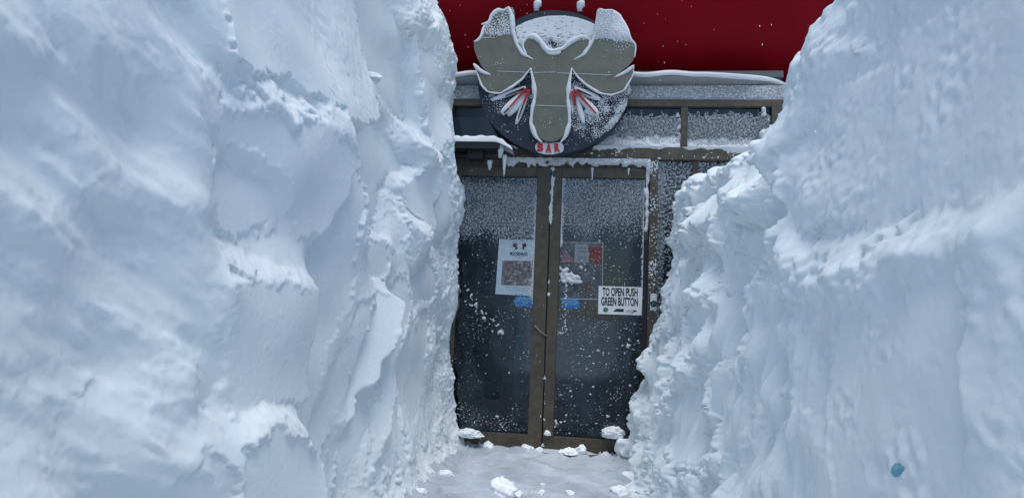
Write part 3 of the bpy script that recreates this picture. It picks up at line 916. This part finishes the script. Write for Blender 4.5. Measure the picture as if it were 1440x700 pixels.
bt = thing('door_switch', 'small white switch plate with a round green button on the bronze door post', 'switch', (0.795, -0.05, 1.09))
b0, b1 = at(914.5, 413, -0.05), at(923, 436.5, -0.05)
MB().box(b0[0], b1[0], -0.066, -0.046, b1[2], b0[2], .003).build('plate', WHITE, bt)
cx, cz = (b0[0] + b1[0]) / 2, (b0[2] + b1[2]) / 2 - 0.012
MB().tube([(cx, -0.066, cz), (cx, -0.074, cz)], 0.024, 20).build('collar', DARKM, bt)
MB().tube([(cx, -0.074, cz), (cx, -0.083, cz), (cx, -0.085, cz)], [.017, .017, .012], 20).build('button', plain('green_button_plastic', (0.01, 0.10, 0.07), 0.3), bt)

# ------------------------------------------------------------------ things inside the bar
def chair(loc, rz, label):
    t = thing('armchair', label, 'chair', loc)
    V = lambda x, y, z: (loc[0] + x * math.cos(rz) - y * math.sin(rz), loc[1] + x * math.sin(rz) + y * math.cos(rz), loc[2] + z)
    def blk(name, x0, x1, y0, y1, z0, z1, bev, mat):
        m = MB(); m.box(x0, x1, y0, y1, z0, z1, bev)
        for v in m.bm.verts: v.co = V(*v.co)
        m.build(name, mat, t, True)
    blk('seat', -.17, .17, -.20, .20, .16, .25, .04, MAROON)
    # rounded back
    prof = [(-.18, .12), (.18, .12), (.185, .30), (.165, .37), (.11, .415), (0, .43), (-.11, .415), (-.165, .37), (-.185, .30)]
    m = MB(); m.prism(prof, -.20, -.10)
    for v in m.bm.verts: v.co = V(*v.co)
    m.build('backrest', MAROON, t)
    for x in (-.14, .14):
        for y in (-.16, .16):
            blk('leg', x - .02, x + .02, y - .02, y + .02, 0, .16, .004, WOOD)
chair((-0.03, 0.42, -0.01), 0.0, 'low maroon round backed chair just inside the meeting edges of the doors')
def table(loc, label, w, d, h):
    t = thing('table', label, 'table', loc)
    x, y, z = loc
    MB().box(x - w / 2, x + w / 2, y - d / 2, y + d / 2, z + h - .04, z + h, .006).build('tabletop', WOOD, t)
    for sx in (-1, 1):
        for sy in (-1, 1):
            MB().box(x + sx * (w / 2 - .07) - .025, x + sx * (w / 2 - .07) + .025, y + sy * (d / 2 - .07) - .025, y + sy * (d / 2 - .07) + .025, z, z + h - .04).build('leg', WOOD, t)
table((0.98, 1.3, -0.01), 'dark table in the gloom behind the right door', 0.8, 0.7, 0.74)
pn = thing('cabinet', 'tall grey cabinet standing in the gloom behind the meeting edges of the doors', 'cabinet', (0.03, 1.08, -0.01))
CAB = plain('grey_cabinet_laminate', (0.26, 0.30, 0.32), 0.6)
MB().box(-0.34, 0.40, 0.92, 1.25, -0.01, 1.95, .006).build('carcass', CAB, pn)
MB().box(-0.32, 0.025, 0.900, 0.918, 0.06, 1.92, .004).build('door', CAB, pn)
MB().box(0.035, 0.38, 0.900, 0.918, 0.06, 1.92, .004).build('door', CAB, pn)
# ------------------------------------------------------------------ snow banks
RES = 0.0075
Y0, Y1, Z0, Z1 = -4.75, -0.06, -0.12, 3.72
NY, NZ = int((Y1 - Y0) / RES) + 1, int((Z1 - Z0) / RES) + 1
gy = Y0 + RES * np.arange(NY); gz = Z0 + RES * np.arange(NZ)
GY, GZ = np.meshgrid(gy, gz, indexing='ij')
SH = (NY, NZ)

def hit(px, py, a, b, c):
    """where a picture ray meets the wall plane x = a + b*y + c*z"""
    d = ray(px, py)
    t = (a + b * CAM[1] + c * CAM[2] - CAM[0]) / (d[0] - b * d[1] - c * d[2])
    return CAM + t * d

RELIEF = {}
def bank(name, side, plane, feats, facets, steps, rough0, seed, ztop, extra, label, leak=2.2):
    a, b, c = plane
    X = a + b * GY + c * GZ
    U, V = project(np.stack([X, GY, GZ], -1))
    depth = np.clip((np.stack([X, GY, GZ], -1) - CAM) @ FW, 0.4, None)
    # picture-sized wobble, converted from metres so that edges are ragged at a natural size
    FK = 0.4 + 0.6 * sstep(1.2, 2.6, depth)
    w1 = noise2(SH, RES, 0.22, seed + 1); w2 = noise2(SH, RES, 0.22, seed + 2)
    w3 = noise2(SH, RES, 0.05, seed + 3); w4 = noise2(SH, RES, 0.05, seed + 4)
    k = FPX / depth
    Uw = U + k * (0.012 * w1 + 0.008 * w3) * 0.45
    Vw = V + k * (0.014 * w2 + 0.010 * w4) * 0.8
    s = np.zeros(SH); t = np.zeros(SH); R = rough0(U, V)
    for pts, ss, tt, rr in feats:
        m = inpoly(Uw, Vw, pts)
        m = box_blur(m.astype(float), 1, 1)
        s = s * (1 - m) + ss * FK * m
        t = t * (1 - m) + tt * m
        if rr is not None: R = R * (1 - m) + rr * m
    # flat shovel cuts: planes with ragged outlines; the snow between them is drawn over smoothly
    val = np.zeros(SH); wt = np.full(SH, 0.0004)
    for pts, off, fs_, ft_, *cut in facets:
        m = inpoly(Uw, Vw, pts)
        if cut: m &= U > cut[0] + 1.5 * w3      # a straight spade line
        if not m.any(): continue
        yc_, zc_ = GY[m].mean(), GZ[m].mean()
        val[m] = (1.25 * off + ft_ * (GY - yc_) + fs_ * (GZ - zc_))[m]
        wt[m] = 1.0
        R = np.where(m, 0.03, R)
    known = wt >= 1.0
    flat = pull_push(val, wt)
    for n_ in (3, 2, 1, 1):
        b_ = box_blur(flat, n_, 1)
        flat = np.where(known, val, b_)
    flat = 0.5 * flat + 0.5 * box_blur(flat, 1, 1)
    R = box_blur(R, 1, 1)
    # broken-snow facets at several sizes
    A = GY + 0.05 * w1 + 0.015 * w3; B = GZ + 0.05 * w2 + 0.015 * w4
    for sa, sb, am, sdx in ((0.26, 0.60, 0.28, 11), (0.13, 0.36, 0.70, 12), (0.05, 0.12, 0.28, 13), (0.022, 0.034, 0.16, 14)):
        p, q = cells(A + 5, B + 5, sa, sb, seed + sdx)
        patch = np.clip(0.6 + 0.55 * noise2(SH, RES, 0.35, seed + sdx + 40, band=False), 0.0, 1.6)
        t = t + am * 0.8 * p * R * patch
        s = s + am * q * R * patch
    h = integrate(t, s, RES, leak) * np.where(known, 0.10, 1.0) + flat
    for sa, sb, am, sdx in ((0.14, 0.40, 0.024, 30), (0.08, 0.22, 0.010, 31), (0.045, 0.10, 0.0035, 32), (0.022, 0.036, 0.001, 33)):
        p, q = cells(A + 3, B + 3, sa, sb, seed + sdx)
        h = h + am * R * p
    h = h + extra(U, V, R, seed)
    h = h + R * 0.0022 * noise2(SH, RES, 0.03, seed + 7) * 0.5 + 0.0006 * noise2(SH, RES, 0.02, seed + 8)
    # shovel-cut corners: the wall stands out on the near side of an edge and drops back beyond it
    for pts, L, step in steps:
        Q = np.array([hit(px, py, *plane) for px, py in pts])
        o = np.argsort(Q[:, 2]); qz, qy = Q[o, 2], Q[o, 1]
        ye = np.interp(GZ, qz, qy)
        rg_ = 0.35 if side > 0 else 1.0
        d = ye - GY + rg_ * (0.018 * w1 + 0.010 * w3)
        zz = GZ + 0.02 * w2 + 0.008 * w4
        win = sstep(qz[0] - 0.02, qz[0] + 0.14, zz) * (1 - sstep(qz[-1] - 0.10, qz[-1] + 0.02, zz))
        if qz[0] < 0.12: win = 1 - sstep(qz[-1] - 0.10, qz[-1] + 0.02, zz)
        h = h + step * win * sstep(-0.012, 0.016, d) * np.exp(-np.clip(d, 0, None) / L)
    RELIEF[side] = h
    return finish_bank(name, side, plane, h, ztop, label)

def finish_bank(name, side, plane, h, ztop, label):
    a, b, c = plane
    yc = np.concatenate([np.arange(-11.0, Y0 - 0.03, 0.07), gy])
    nv = int((ztop(gy).max() - Z0) / RES)
    nv = min(nv, 520)
    f = np.linspace(0, 1, nv)
    YY = yc[:, None] * np.ones((1, nv))
    zt = ztop(yc)[:, None]
    ZZ = Z0 + f[None, :] * (zt - Z0)
    # bilinear look-up of the relief; behind the surveyed stretch the relief is mirrored
    yq = np.where(YY < Y0, 2 * Y0 - YY, YY)
    yq = Y0 + np.mod(yq - Y0, Y1 - Y0)
    iy = np.clip((yq - Y0) / RES, 0, NY - 1.001); iz = np.clip((ZZ - Z0) / RES, 0, NZ - 1.001)
    i0, j0 = iy.astype(int), iz.astype(int); fy, fz = iy - i0, iz - j0
    H = h[i0, j0] * (1 - fy) * (1 - fz) + h[i0 + 1, j0] * fy * (1 - fz) + h[i0, j0 + 1] * (1 - fy) * fz + h[i0 + 1, j0 + 1] * fy * fz
    d = np.clip(1 - (zt - ZZ) / 0.09, 0, 1)
    H = H - 0.09 * (1 - np.sqrt(np.clip(1 - d * d, 0, 1)))
    S = 1.0 if side > 0 else -1.0          # side > 0: left bank, trench lies towards +x
    XX = a + b * np.where(YY < -6.5, -6.5, YY) + c * ZZ + S * H
    # snow field on top, running outwards
    ex = np.array([0.03, 0.08, 0.16, 0.3, 0.5, 0.8, 1.2, 1.8, 2.6, 3.6, 5.0, 7.0, 10.0])
    XT = XX[:, -1:] - S * ex[None, :]
    YT = yc[:, None] * np.ones((1, len(ex)))
    ZT = ZZ[:, -1:] + 0.03 * np.sin(YT * 2.1 + ex[None, :] * 1.7) * np.clip(ex, 0, 1)[None, :] - 0.0 * ex[None, :]
    ZT[:, -1] = -0.1
    XX = np.concatenate([XX, XT], 1); YY = np.concatenate([YY, YT], 1); ZZ = np.concatenate([ZZ, ZT], 1)
    n0, n1 = XX.shape
    o = mesh_np(name, np.stack([XX.ravel(), YY.ravel(), ZZ.ravel()], 1), grid_faces(n0, n1, side > 0), SNOW)
    tag(o, label, 'snow bank')
    return o

PL = (-0.585, 0.085, -0.055)
PR = (0.690, -0.055, 0.125)

# --- left bank
LF = [  # softer lumps: outline (picture survey), slope up the wall, slope along the wall, roughness
    ([(255, 70), (300, 105), (400, 118), (480, 165), (495, 205), (440, 168), (385, 167), (360, 152), (300, 138), (270, 110)], -0.5, 0.1, 0.6),
    ([(300, 342), (335, 345), (395, 378), (430, 392), (400, 402), (340, 392), (298, 390)], -0.5, 0.0, 0.5),
    ([(278, 575), (340, 563), (412, 580), (412, 622), (380, 605), (340, 580), (300, 612)], -0.5, 0.0, 0.6),
    ([(418, 400), (446, 350), (450, 380), (430, 440), (420, 560), (413, 560)], -0.5, 0.2, 0.9),
    ([(500, 190), (524, 250), (520, 330), (508, 350), (512, 268)], -0.6, 0.0, 0.9),
    ([(575, 0), (620, 0), (628, 35), (600, 45), (588, 22)], -0.8, 0.0, 1.0),
    ([(595, 140), (615, 170), (616, 230), (600, 210), (588, 180)], -0.8, 0.1, 1.0),
    ([(567, 268), (580, 265), (612, 330), (600, 345), (580, 310)], -0.8, 0.1, 0.8),
    ([(0, 55), (60, 80), (110, 130), (130, 165), (100, 160), (50, 110), (0, 95)], 0.55, 0.0, 0.0),
    ([(0, 95), (50, 112), (110, 165), (60, 190), (0, 150)], 0.25, 0.0, 0.0),
    ([(260, 190), (300, 210), (306, 240), (280, 230)], -0.7, 0.0, 0.5),
    ([(40, 225), (130, 200), (140, 215), (70, 235)], -0.6, 0.0, 0.1),
    ([(130, 235), (190, 240), (200, 262), (150, 255)], -0.6, 0.0, 0.1),
    ([(0, 240), (60, 262), (90, 285), (40, 310), (0, 305)], -0.5, 0.0, 0.1),
    ([(165, 290), (300, 275), (305, 330), (230, 310), (165, 310)], 0.55, 0.0, 0.1),
    ([(0, 430), (70, 440), (100, 470), (60, 475), (0, 475)], 0.6, 0.0, 0.0),
    ([(90, 500), (180, 505), (270, 480), (262, 520), (190, 525), (250, 560), (150, 570), (100, 545)], -0.65, 0.0, 0.2),
    ([(0, 500), (40, 540), (80, 560), (20, 570), (0, 570)], -0.6, 0.0, 0.1),
    ([(0, 660), (70, 655), (130, 670), (140, 700), (0, 700)], -0.5, 0.0, 0.1),
]
LC = [  # flat cuts: outline, how far it stands out (m), slope up, slope along
    ([(310, -30), (545, -30), (545, 160), (526, 172), (492, 178), (405, 110), (312, 92)], -0.025, -0.24, 0.02),
    ([(303, 142), (360, 158), (390, 172), (440, 176), (486, 217), (447, 330), (404, 334), (400, 262), (350, 212), (305, 210)], 0.045, 0.06, 0.05),
    ([(306, 232), (350, 238), (384, 272), (394, 325), (300, 332)], 0.005, -0.05, 0.02),
    ([(298, 394), (418, 406), (413, 560), (291, 570)], 0.060, 0.0, 0.03),
    ([(289, 622), (340, 594), (378, 614), (409, 632), (409, 770), (284, 770)], 0.105, 0.0, 0.03),
    ([(150, 770), (250, 622), (280, 654), (279, 770)], 0.045, 0.15, 0.35),
    ([(256, 520), (288, 474), (292, 520), (278, 562), (257, 575)], 0.03, 0.1, 0.3),
    ([(488, 222), (512, 264), (497, 330), (503, 400), (468, 500), (450, 640), (440, 770), (412, 770), (424, 500), (446, 350)], -0.035, 0.04, 0.10),
    ([(505, -40), (576, -40), (588, 32), (602, 54), (600, 100), (610, 168), (592, 165), (548, 90), (540, 110), (505, 110)], -0.14, 0.04, 0.02, 528.5),
    ([(505, 100), (542, 108), (556, 148), (586, 205), (600, 232), (566, 262), (562, 328), (534, 300), (505, 300)], -0.135, 0.05, 0.03, 529),
    ([(606, 62), (626, 72), (632, 130), (638, 200), (622, 214), (616, 168)], -0.04, 0.0, 0.10),
    ([(600, 440), (618, 436), (612, 560), (597, 600), (590, 545)], -0.03, 0.0, 0.15),
    ([(590, 392), (622, 358), (626, 420), (606, 430), (592, 436)], -0.04, -0.05, 0.12),
    ([(604, 236), (617, 238), (617, 325), (602, 318), (584, 270)], -0.045, -0.02, 0.12),
    ([(624, 225), (636, 240), (640, 300), (634, 350), (623, 350)], -0.06, 0.0, 0.15),
    ([(508, 425), (527, 410), (517, 470), (497, 560), (471, 650), (458, 720), (452, 720), (456, 640), (482, 520)], -0.045, 0.02, 0.22),
    ([(535, 406), (550, 427), (545, 460), (520, 540), (502, 604), (503, 560), (521, 470)], 0.005, -0.30, 0.75),
    ([(549, 468), (555, 484), (542, 522), (527, 600), (508, 655), (500, 720), (494, 720), (499, 640), (523, 545)], -0.055, 0.02, 0.18),
    ([(557, 482), (551, 560), (532, 640), (520, 664), (532, 590), (543, 524)], -0.010, -0.30, 0.70),
    ([(564, 402), (582, 384), (587, 440), (572, 480), (560, 560), (553, 560), (560, 480)], -0.055, 0.02, 0.16),
    ([(578, 482), (597, 436), (596, 520), (578, 582)], -0.050, 0.02, 0.16),
    ([(538, 335), (560, 345), (556, 392), (540, 392), (532, 370)], -0.05, -0.1, 0.15),
]
LS = [   # edge line (picture survey), fade towards the camera (m), drop (m)
    ([(619, 210), (621, 280), (618, 355)], 0.20, 0.03),
]
def lrough(U, V):
    r = 0.08 + 0.12 * sstep(430, 520, U) + 0.08 * sstep(530, 600, U) + 0.45 * sstep(612, 650, U)
    return r + 0.35 * sstep(560, 690, V) * sstep(420, 540, U)
def lextra(U, V, R, seed):
    soft = 1 - sstep(240, 330, U)
    a1 = noise2(SH, RES, 0.50, seed + 21, 1.3, 0.7, rad(-38))
    a2 = noise2(SH, RES, 0.16, seed + 22, 1.5, 0.55, rad(-38))
    a3 = noise2(SH, RES, 0.07, seed + 23, 1.4, 0.6, rad(-38))
    rip = noise2(SH, RES, 0.05, seed + 24, 1.8, 0.5, rad(-50)) * sstep(430, 460, U) * (1 - sstep(525, 532, U)) * (1 - sstep(130, 200, V))
    h = soft * (0.017 * a1 + 0.0030 * a2 + 0.0013 * a3 * np.clip(0.5 + a2, 0, 2)) + 0.0018 * rip
    h = h + 0.012 * noise2(SH, RES, 0.6, seed + 25)
    # far end: the end of the bank follows its surveyed edge
    e = np.interp(GZ, [-0.2, 0.39, 0.69, 1.41, 1.89, 2.05, 2.3, 2.64, 3.03, 3.32, 3.8], [-0.08, -0.11, -0.115, -0.035, 0.03, 0.035, 0.0, -0.06, -0.04, -0.10, -0.25])
    h = h + e * sstep(-1.3, -0.35, GY)
    # crumbs swell at the foot
    h = h + 0.10 * np.exp(-np.clip(GZ, 0, None) / 0.10) * sstep(-3.2, -1.2, GY)
    return h
bank('snow_bank', 1, PL, LF, LC, LS, lrough, 100, lambda y: 3.55 + 0.10 * np.sin(y * 1.7), lextra,
     'tall bank of snow with smooth shovel cut faces, left of the path to the door')

# --- right bank
rt = np.array([hit(px, py, *PR) for px, py in [(957, 262), (985, 243), (1010, 225), (1035, 207), (1060, 191), (1095, 172), (1107, 150), (1130, 115), (1150, 62), (1180, 0), (1200, -50)]])
_o = np.argsort(rt[:, 1]); RTY, RTZ = rt[_o, 1], rt[_o, 2]
def rtop(y):
    z = np.interp(y, RTY, RTZ)
    z = np.where(y < RTY[0], RTZ[0] + (RTY[0] - y) * 1.1, z)
    z = np.minimum(z, 2.75 + 0.06 * np.sin(y * 2))
    z = z + 0.012 * np.sin(y * 31) + 0.010 * np.sin(y * 57 + 1) + 0.008 * np.sin(y * 103 + 2)
    return np.where(y > -0.5, z - 0.25 * (y + 0.5), z)
RF = [
    ([(1118, 180), (1150, 70), (1180, 0), (1215, 0), (1185, 70), (1165, 150), (1130, 200)], -0.6, 0.1, 0.3),
    ([(1190, 45), (1235, 48), (1230, 70), (1190, 72)], -0.8, 0.0, 0.5),
    ([(1290, 118), (1318, 112), (1330, 130), (1300, 140)], -1.2, 0.0, 0.2),
    ([(1295, 142), (1330, 134), (1322, 160), (1305, 170)], 0.9, 0.0, 0.1),
    ([(1220, 130), (1240, 130), (1238, 142), (1222, 142)], -1.0, 0.0, 0.3),
    ([(1180, 140), (1195, 140), (1194, 155), (1180, 152)], -1.0, 0.0, 0.3),
    ([(1130, 332), (1230, 322), (1300, 305), (1440, 258), (1440, 300), (1330, 322), (1290, 350), (1232, 365), (1210, 402), (1150, 385)], -0.4, 0.0, 0.4),
    ([(1145, 395), (1205, 405), (1180, 430), (1165, 450), (1160, 420)], -0.7, 0.0, 0.4),
    ([(1150, 605), (1180, 615), (1170, 630), (1152, 625)], -0.9, 0.0, 0.3),
    ([(1365, 650), (1388, 620), (1388, 660)], -0.7, 0.0, 0.2),
    ([(1050, 200), (1100, 178), (1104, 240), (1090, 280), (1060, 290), (1040, 250)], -0.8, 0.1, 0.7),
    ([(1000, 300), (1050, 300), (1040, 345), (985, 360)], 0.6, 0.0, 0.5),
    ([(962, 300), (1010, 285), (1000, 310), (970, 340)], -0.8, 0.0, 0.9),
    ([(955, 365), (1000, 360), (1020, 400), (965, 420)], -0.8, 0.0, 0.8),
    ([(1072, 425), (1088, 430), (1102, 470), (1094, 480)], -0.9, 0.0, 0.3),
    ([(1098, 510), (1115, 505), (1112, 545), (1100, 535)], -0.9, 0.0, 0.3),
    ([(1100, 575), (1130, 575), (1120, 610), (1100, 600)], -0.9, 0.0, 0.3),
]
RC = [
    ([(1208, 412), (1240, 378), (1383, 354), (1387, 640), (1350, 690), (1340, 770), (1195, 770), (1180, 520)], 0.026, 0.0, -0.02),
    ([(1132, 205), (1170, 155), (1194, 112), (1250, 104), (1262, 60), (1460, -60), (1460, 236), (1240, 312), (1142, 322), (1144, 265), (1116, 236)], -0.03, 0.03, -0.03),
    ([(1192, 74), (1248, 72), (1240, 98), (1195, 104)], -0.03, 0.25, 0.0),
    ([(1395, 372), (1460, 340), (1460, 770), (1396, 660)], 0.045, 0.05, 0.0),
    ([(1065, 400), (1102, 400), (1107, 560), (1072, 640), (1052, 560)], -0.02, 0.02, 0.05),
    ([(1003, 525), (1044, 525), (1042, 640), (1008, 640)], -0.01, 0.02, 0.08),
    ([(1047, 305), (1071, 322), (1067, 395), (1043, 395)], -0.04, 0.1, 0.1),
    ([(1115, 455), (1168, 470), (1178, 560), (1168, 600), (1130, 570), (1116, 520)], 0.0, 0.02, 0.05),
    ([(1062, 205), (1095, 190), (1096, 240), (1072, 275), (1058, 250)], -0.01, -0.7, 0.1),
    ([(985, 430), (1035, 420), (1040, 500), (990, 510)], 0.0, -0.1, 0.2),
    ([(942, 420), (960, 365), (974, 400), (964, 500), (946, 540)], 0.0, 0.0, 0.25),
    ([(1010, 335), (1036, 350), (1034, 410), (1008, 412)], -0.035, 0.2, 0.1),
    ([(957, 560), (990, 540), (993, 640), (962, 660)], 0.01, -0.1, 0.2),
    ([(922, 500), (938, 470), (938, 560), (920, 600)], 0.0, 0.0, 0.25),
    ([(976, 290), (1008, 264), (1018, 298), (985, 326)], 0.02, -0.5, 0.1),
    ([(1022, 240), (1048, 218), (1055, 278), (1030, 288)], 0.0, -0.55, 0.1),
]
RS = [
    ([(1175, -10), (1150, 60), (1112, 170), (1108, 238), (1122, 300), (1112, 345), (1106, 430)], 0.60, 0.13),
    ([(1050, 300), (1053, 400), (1047, 540)], 0.15, 0.03),
    ([(1110, 400), (1112, 520), (1098, 660)], 0.15, 0.03),
    ([(1390, 350), (1393, 500), (1390, 670)], 0.10, 0.012),
    ([(1006, 320), (1000, 420), (990, 560)], 0.15, 0.03),
    ([(965, 330), (950, 440), (940, 560)], 0.15, 0.03),
]
def rrough(U, V):
    r = 1.0 - 0.93 * sstep(1060, 1150, U + 0.25 * (V - 350) * (V > 350))
    return r + 0.3 * sstep(560, 690, V) * (1 - sstep(1000, 1200, U))
def rextra(U, V, R, seed):
    near = sstep(1090, 1180, U)
    h = near * (0.003 * noise2(SH, RES, 0.40, seed + 21) + 0.0006 * noise2(SH, RES, 0.14, seed + 22) + 0.0016 * noise2(SH, RES, 0.05, seed + 23) * np.clip(noise2(SH, RES, .3, seed + 29), 0, 2))
    flute = noise2(SH, RES, 0.10, seed + 24, 0.7, 3.5, rad(4)) * (1 - near)
    h = h + 0.010 * flute + (1 - near) * 0.018 * noise2(SH, RES, 0.35, seed + 25)
    h = h + 0.10 * np.exp(-np.clip(GZ, 0, None) / 0.12) * sstep(-3.2, -1.2, GY)
    h = h + (0.045 * sstep(1.4, 1.8, GZ) - 0.075 * sstep(0.7, 0.95, GZ) * (1 - sstep(1.35, 1.6, GZ))) * sstep(-1.4, -0.5, GY)
    # the small deep hole
    p = hit(1256, 662, *PR)
    q = ((GY - p[1]) / 0.030) ** 2 + ((GZ - p[2]) / 0.020) ** 2
    return h - 0.012 * np.exp(-q)
bank('snow_bank', -1, PR, RF, RC, RS, rrough, 500, rtop, rextra,
     'crumbly bank of snow rising to a high smooth block, right of the path')

# ------------------------------------------------------------------ lumps of loose snow on the path
def lump(px, py, w, h, seed, label, y=None, zlift=0.0):
    p = hit(px, py, 0, 0, 0) if False else None
    d = ray(px, py); t = (0.0 - CAM[2]) / d[2]
    P = CAM + t * d
    if y is not None:
        t = (y - CAM[1]) / d[1]; P = CAM + t * d
    bm = bmesh.new()
    bmesh.ops.create_icosphere(bm, subdivisions=5, radius=1.0)
    rng = np.random.default_rng(seed)
    K = rng.standard_normal((34, 3)); K /= np.linalg.norm(K, axis=1)[:, None]
    D = 0.72 + 0.30 * rng.random(34)
    ph = rng.random((6, 3)) * 6.28; fq = rng.standard_normal((6, 3)) * 4.5
    for v in bm.verts:
        n = np.array(v.co)
        dots = K @ n
        r = min(1.12, np.min(np.where(dots > 0.25, D / np.maximum(dots, 0.25), 9)))
        r *= 1 + 0.05 * sum(math.sin(fq[i] @ n * 1.6 + ph[i, 0]) for i in range(6)) * 0.6
        r *= 1 + 0.018 * math.sin(fq[0] @ n * 5 + ph[1, 0]) * math.sin(fq[1] @ n * 5 + ph[2, 0]) + 0.008 * math.sin(fq[2] @ n * 11) * math.sin(fq[3] @ n * 11 + 1)
        q = n * r
        v.co = (P[0] + q[0] * w / 2, P[1] + q[1] * w / 2.2, P[2] - 0.01 + zlift + max(q[2], -0.25) * h)
    me = bpy.data.meshes.new('snow_lump')
    bm.to_mesh(me); bm.free()
    o = link('snow_lump', me, LUMP, None, True)
    tag(o, label, 'snow lump', 'lumps of loose snow on the path')

lump(706, 690, 0.17, 0.085, 1, 'largest loose lump of snow on the path, in the middle before the doors')
lump(728, 693, 0.06, 0.03, 2, 'flat crumb of snow touching the right side of the largest lump')
lump(762, 692, 0.05, 0.03, 3, 'small crumb alone on the path, well right of the largest lump')
lump(764, 681, 0.035, 0.022, 4, 'tiny crumb on the path behind the lone small one')
lump(686, 628, 0.085, 0.06, 5, 'lump of snow against the foot of the left door', y=-0.07, zlift=-0.01)
lump(742, 632, 0.13, 0.05, 6, 'low heap of snow under the left side of the meeting stiles', y=-0.07)
lump(757, 633, 0.07, 0.035, 7, 'low heap of snow right under the meeting stiles', y=-0.09)
lump(799, 634, 0.15, 0.035, 8, 'flat heap of snow along the foot of the right door', y=-0.08)
lump(818, 632, 0.09, 0.05, 9, 'small lump of snow leaning on the bottom rail of the right door', y=-0.06)
lump(660, 611, 0.20, 0.05, 10, 'drift of snow in the left bottom corner of the left door', y=-0.09, zlift=0.01)
lump(852, 640, 0.10, 0.045, 11, 'small heap at the foot of the right door near the right bank', y=-0.07)
lump(884, 632, 0.24, 0.10, 12, 'big heap of snow between the right door and the right bank', y=-0.13)
lump(862, 612, 0.20, 0.07, 13, 'drift of snow on the bottom rail at the right end of the right door', y=-0.06, zlift=.015)
lump(640, 645, 0.14, 0.05, 14, 'lump at the foot of the left bank beside the left door', y=-0.35)
lump(628, 668, 0.12, 0.05, 15, 'crumbled snow at the foot of the left bank, nearer the camera')
lump(590, 690, 0.11, 0.03, 16, 'crumb by the foot of the left bank, nearest the camera')
lump(880, 672, 0.13, 0.06, 17, 'lump fallen from the right bank, beside its foot')
lump(800, 691, 0.07, 0.025, 18, 'flat crumb between the largest lump and the right bank')
lump(870, 690, 0.10, 0.05, 19, 'lump by the right bank at the near end of the visible path')
lump(770, 608, 0.06, 0.03, 20, 'small wad of snow on the right door bottom rail next to the meeting stile', y=-0.04)
# soil showing at the foot of the left bank
# lump whose turquoise colour imitates the light in the right bank's hollow
hh = 0.0
for _ in range(6):
    p = hit(1257, 662, PR[0] - hh, PR[1], PR[2])
    hh = RELIEF[-1][int((p[1] - Y0) / RES), int((p[2] - Z0) / RES)]
bm = bmesh.new(); bmesh.ops.create_icosphere(bm, subdivisions=4, radius=1.0)
for v in bm.verts:
    k = min(1.0, 0.78 / max(abs(v.co.y * 0.8 + v.co.z * 0.6), abs(v.co.y * 0.5 - v.co.z * 0.87), 0.6))
    v.co = (p[0] + 0.010 + 0.012 * v.co.x * k, p[1] + 0.026 * v.co.y * k * (1 + 0.35 * v.co.z), p[2] + 0.018 * v.co.z * k - 0.009 * v.co.y)
me = bpy.data.meshes.new('hollow_light_lump'); bm.to_mesh(me); bm.free()
tag(link('hollow_light_lump', me, TURQ, None, True), 'small hollow low in the smooth right bank, its turquoise light imitated by a coloured lump', 'ice')

# ------------------------------------------------------------------ falling snow
rng = np.random.default_rng(77)
ico = bmesh.new(); bmesh.ops.create_icosphere(ico, subdivisions=1, radius=1.0)
iv = np.array([v.co[:] for v in ico.verts]); fi = np.array([[v.index for v in f.verts] for f in ico.faces]); ico.free()
N = 420
c = np.stack([rng.uniform(-0.55, 1.0, N), rng.uniform(-3.6, -0.3, N), np.where(rng.random(N) < 0.75, rng.uniform(2.3, 4.2, N), rng.uniform(0.3, 2.3, N))], 1)
r = rng.uniform(0.0008, 0.0016, N)
V = (c[:, None, :] + iv[None] * r[:, None, None] * np.array([1, 1, 3.0])).reshape(-1, 3)
F = (fi[None] + (np.arange(N) * len(iv))[:, None, None]).reshape(-1, 3)
fs = mesh_np('falling_snow', V, F, LUMP)
fs['kind'] = 'stuff'; fs['label'] = 'fine snowflakes drifting down in front of the red roof'; fs['category'] = 'falling snow'
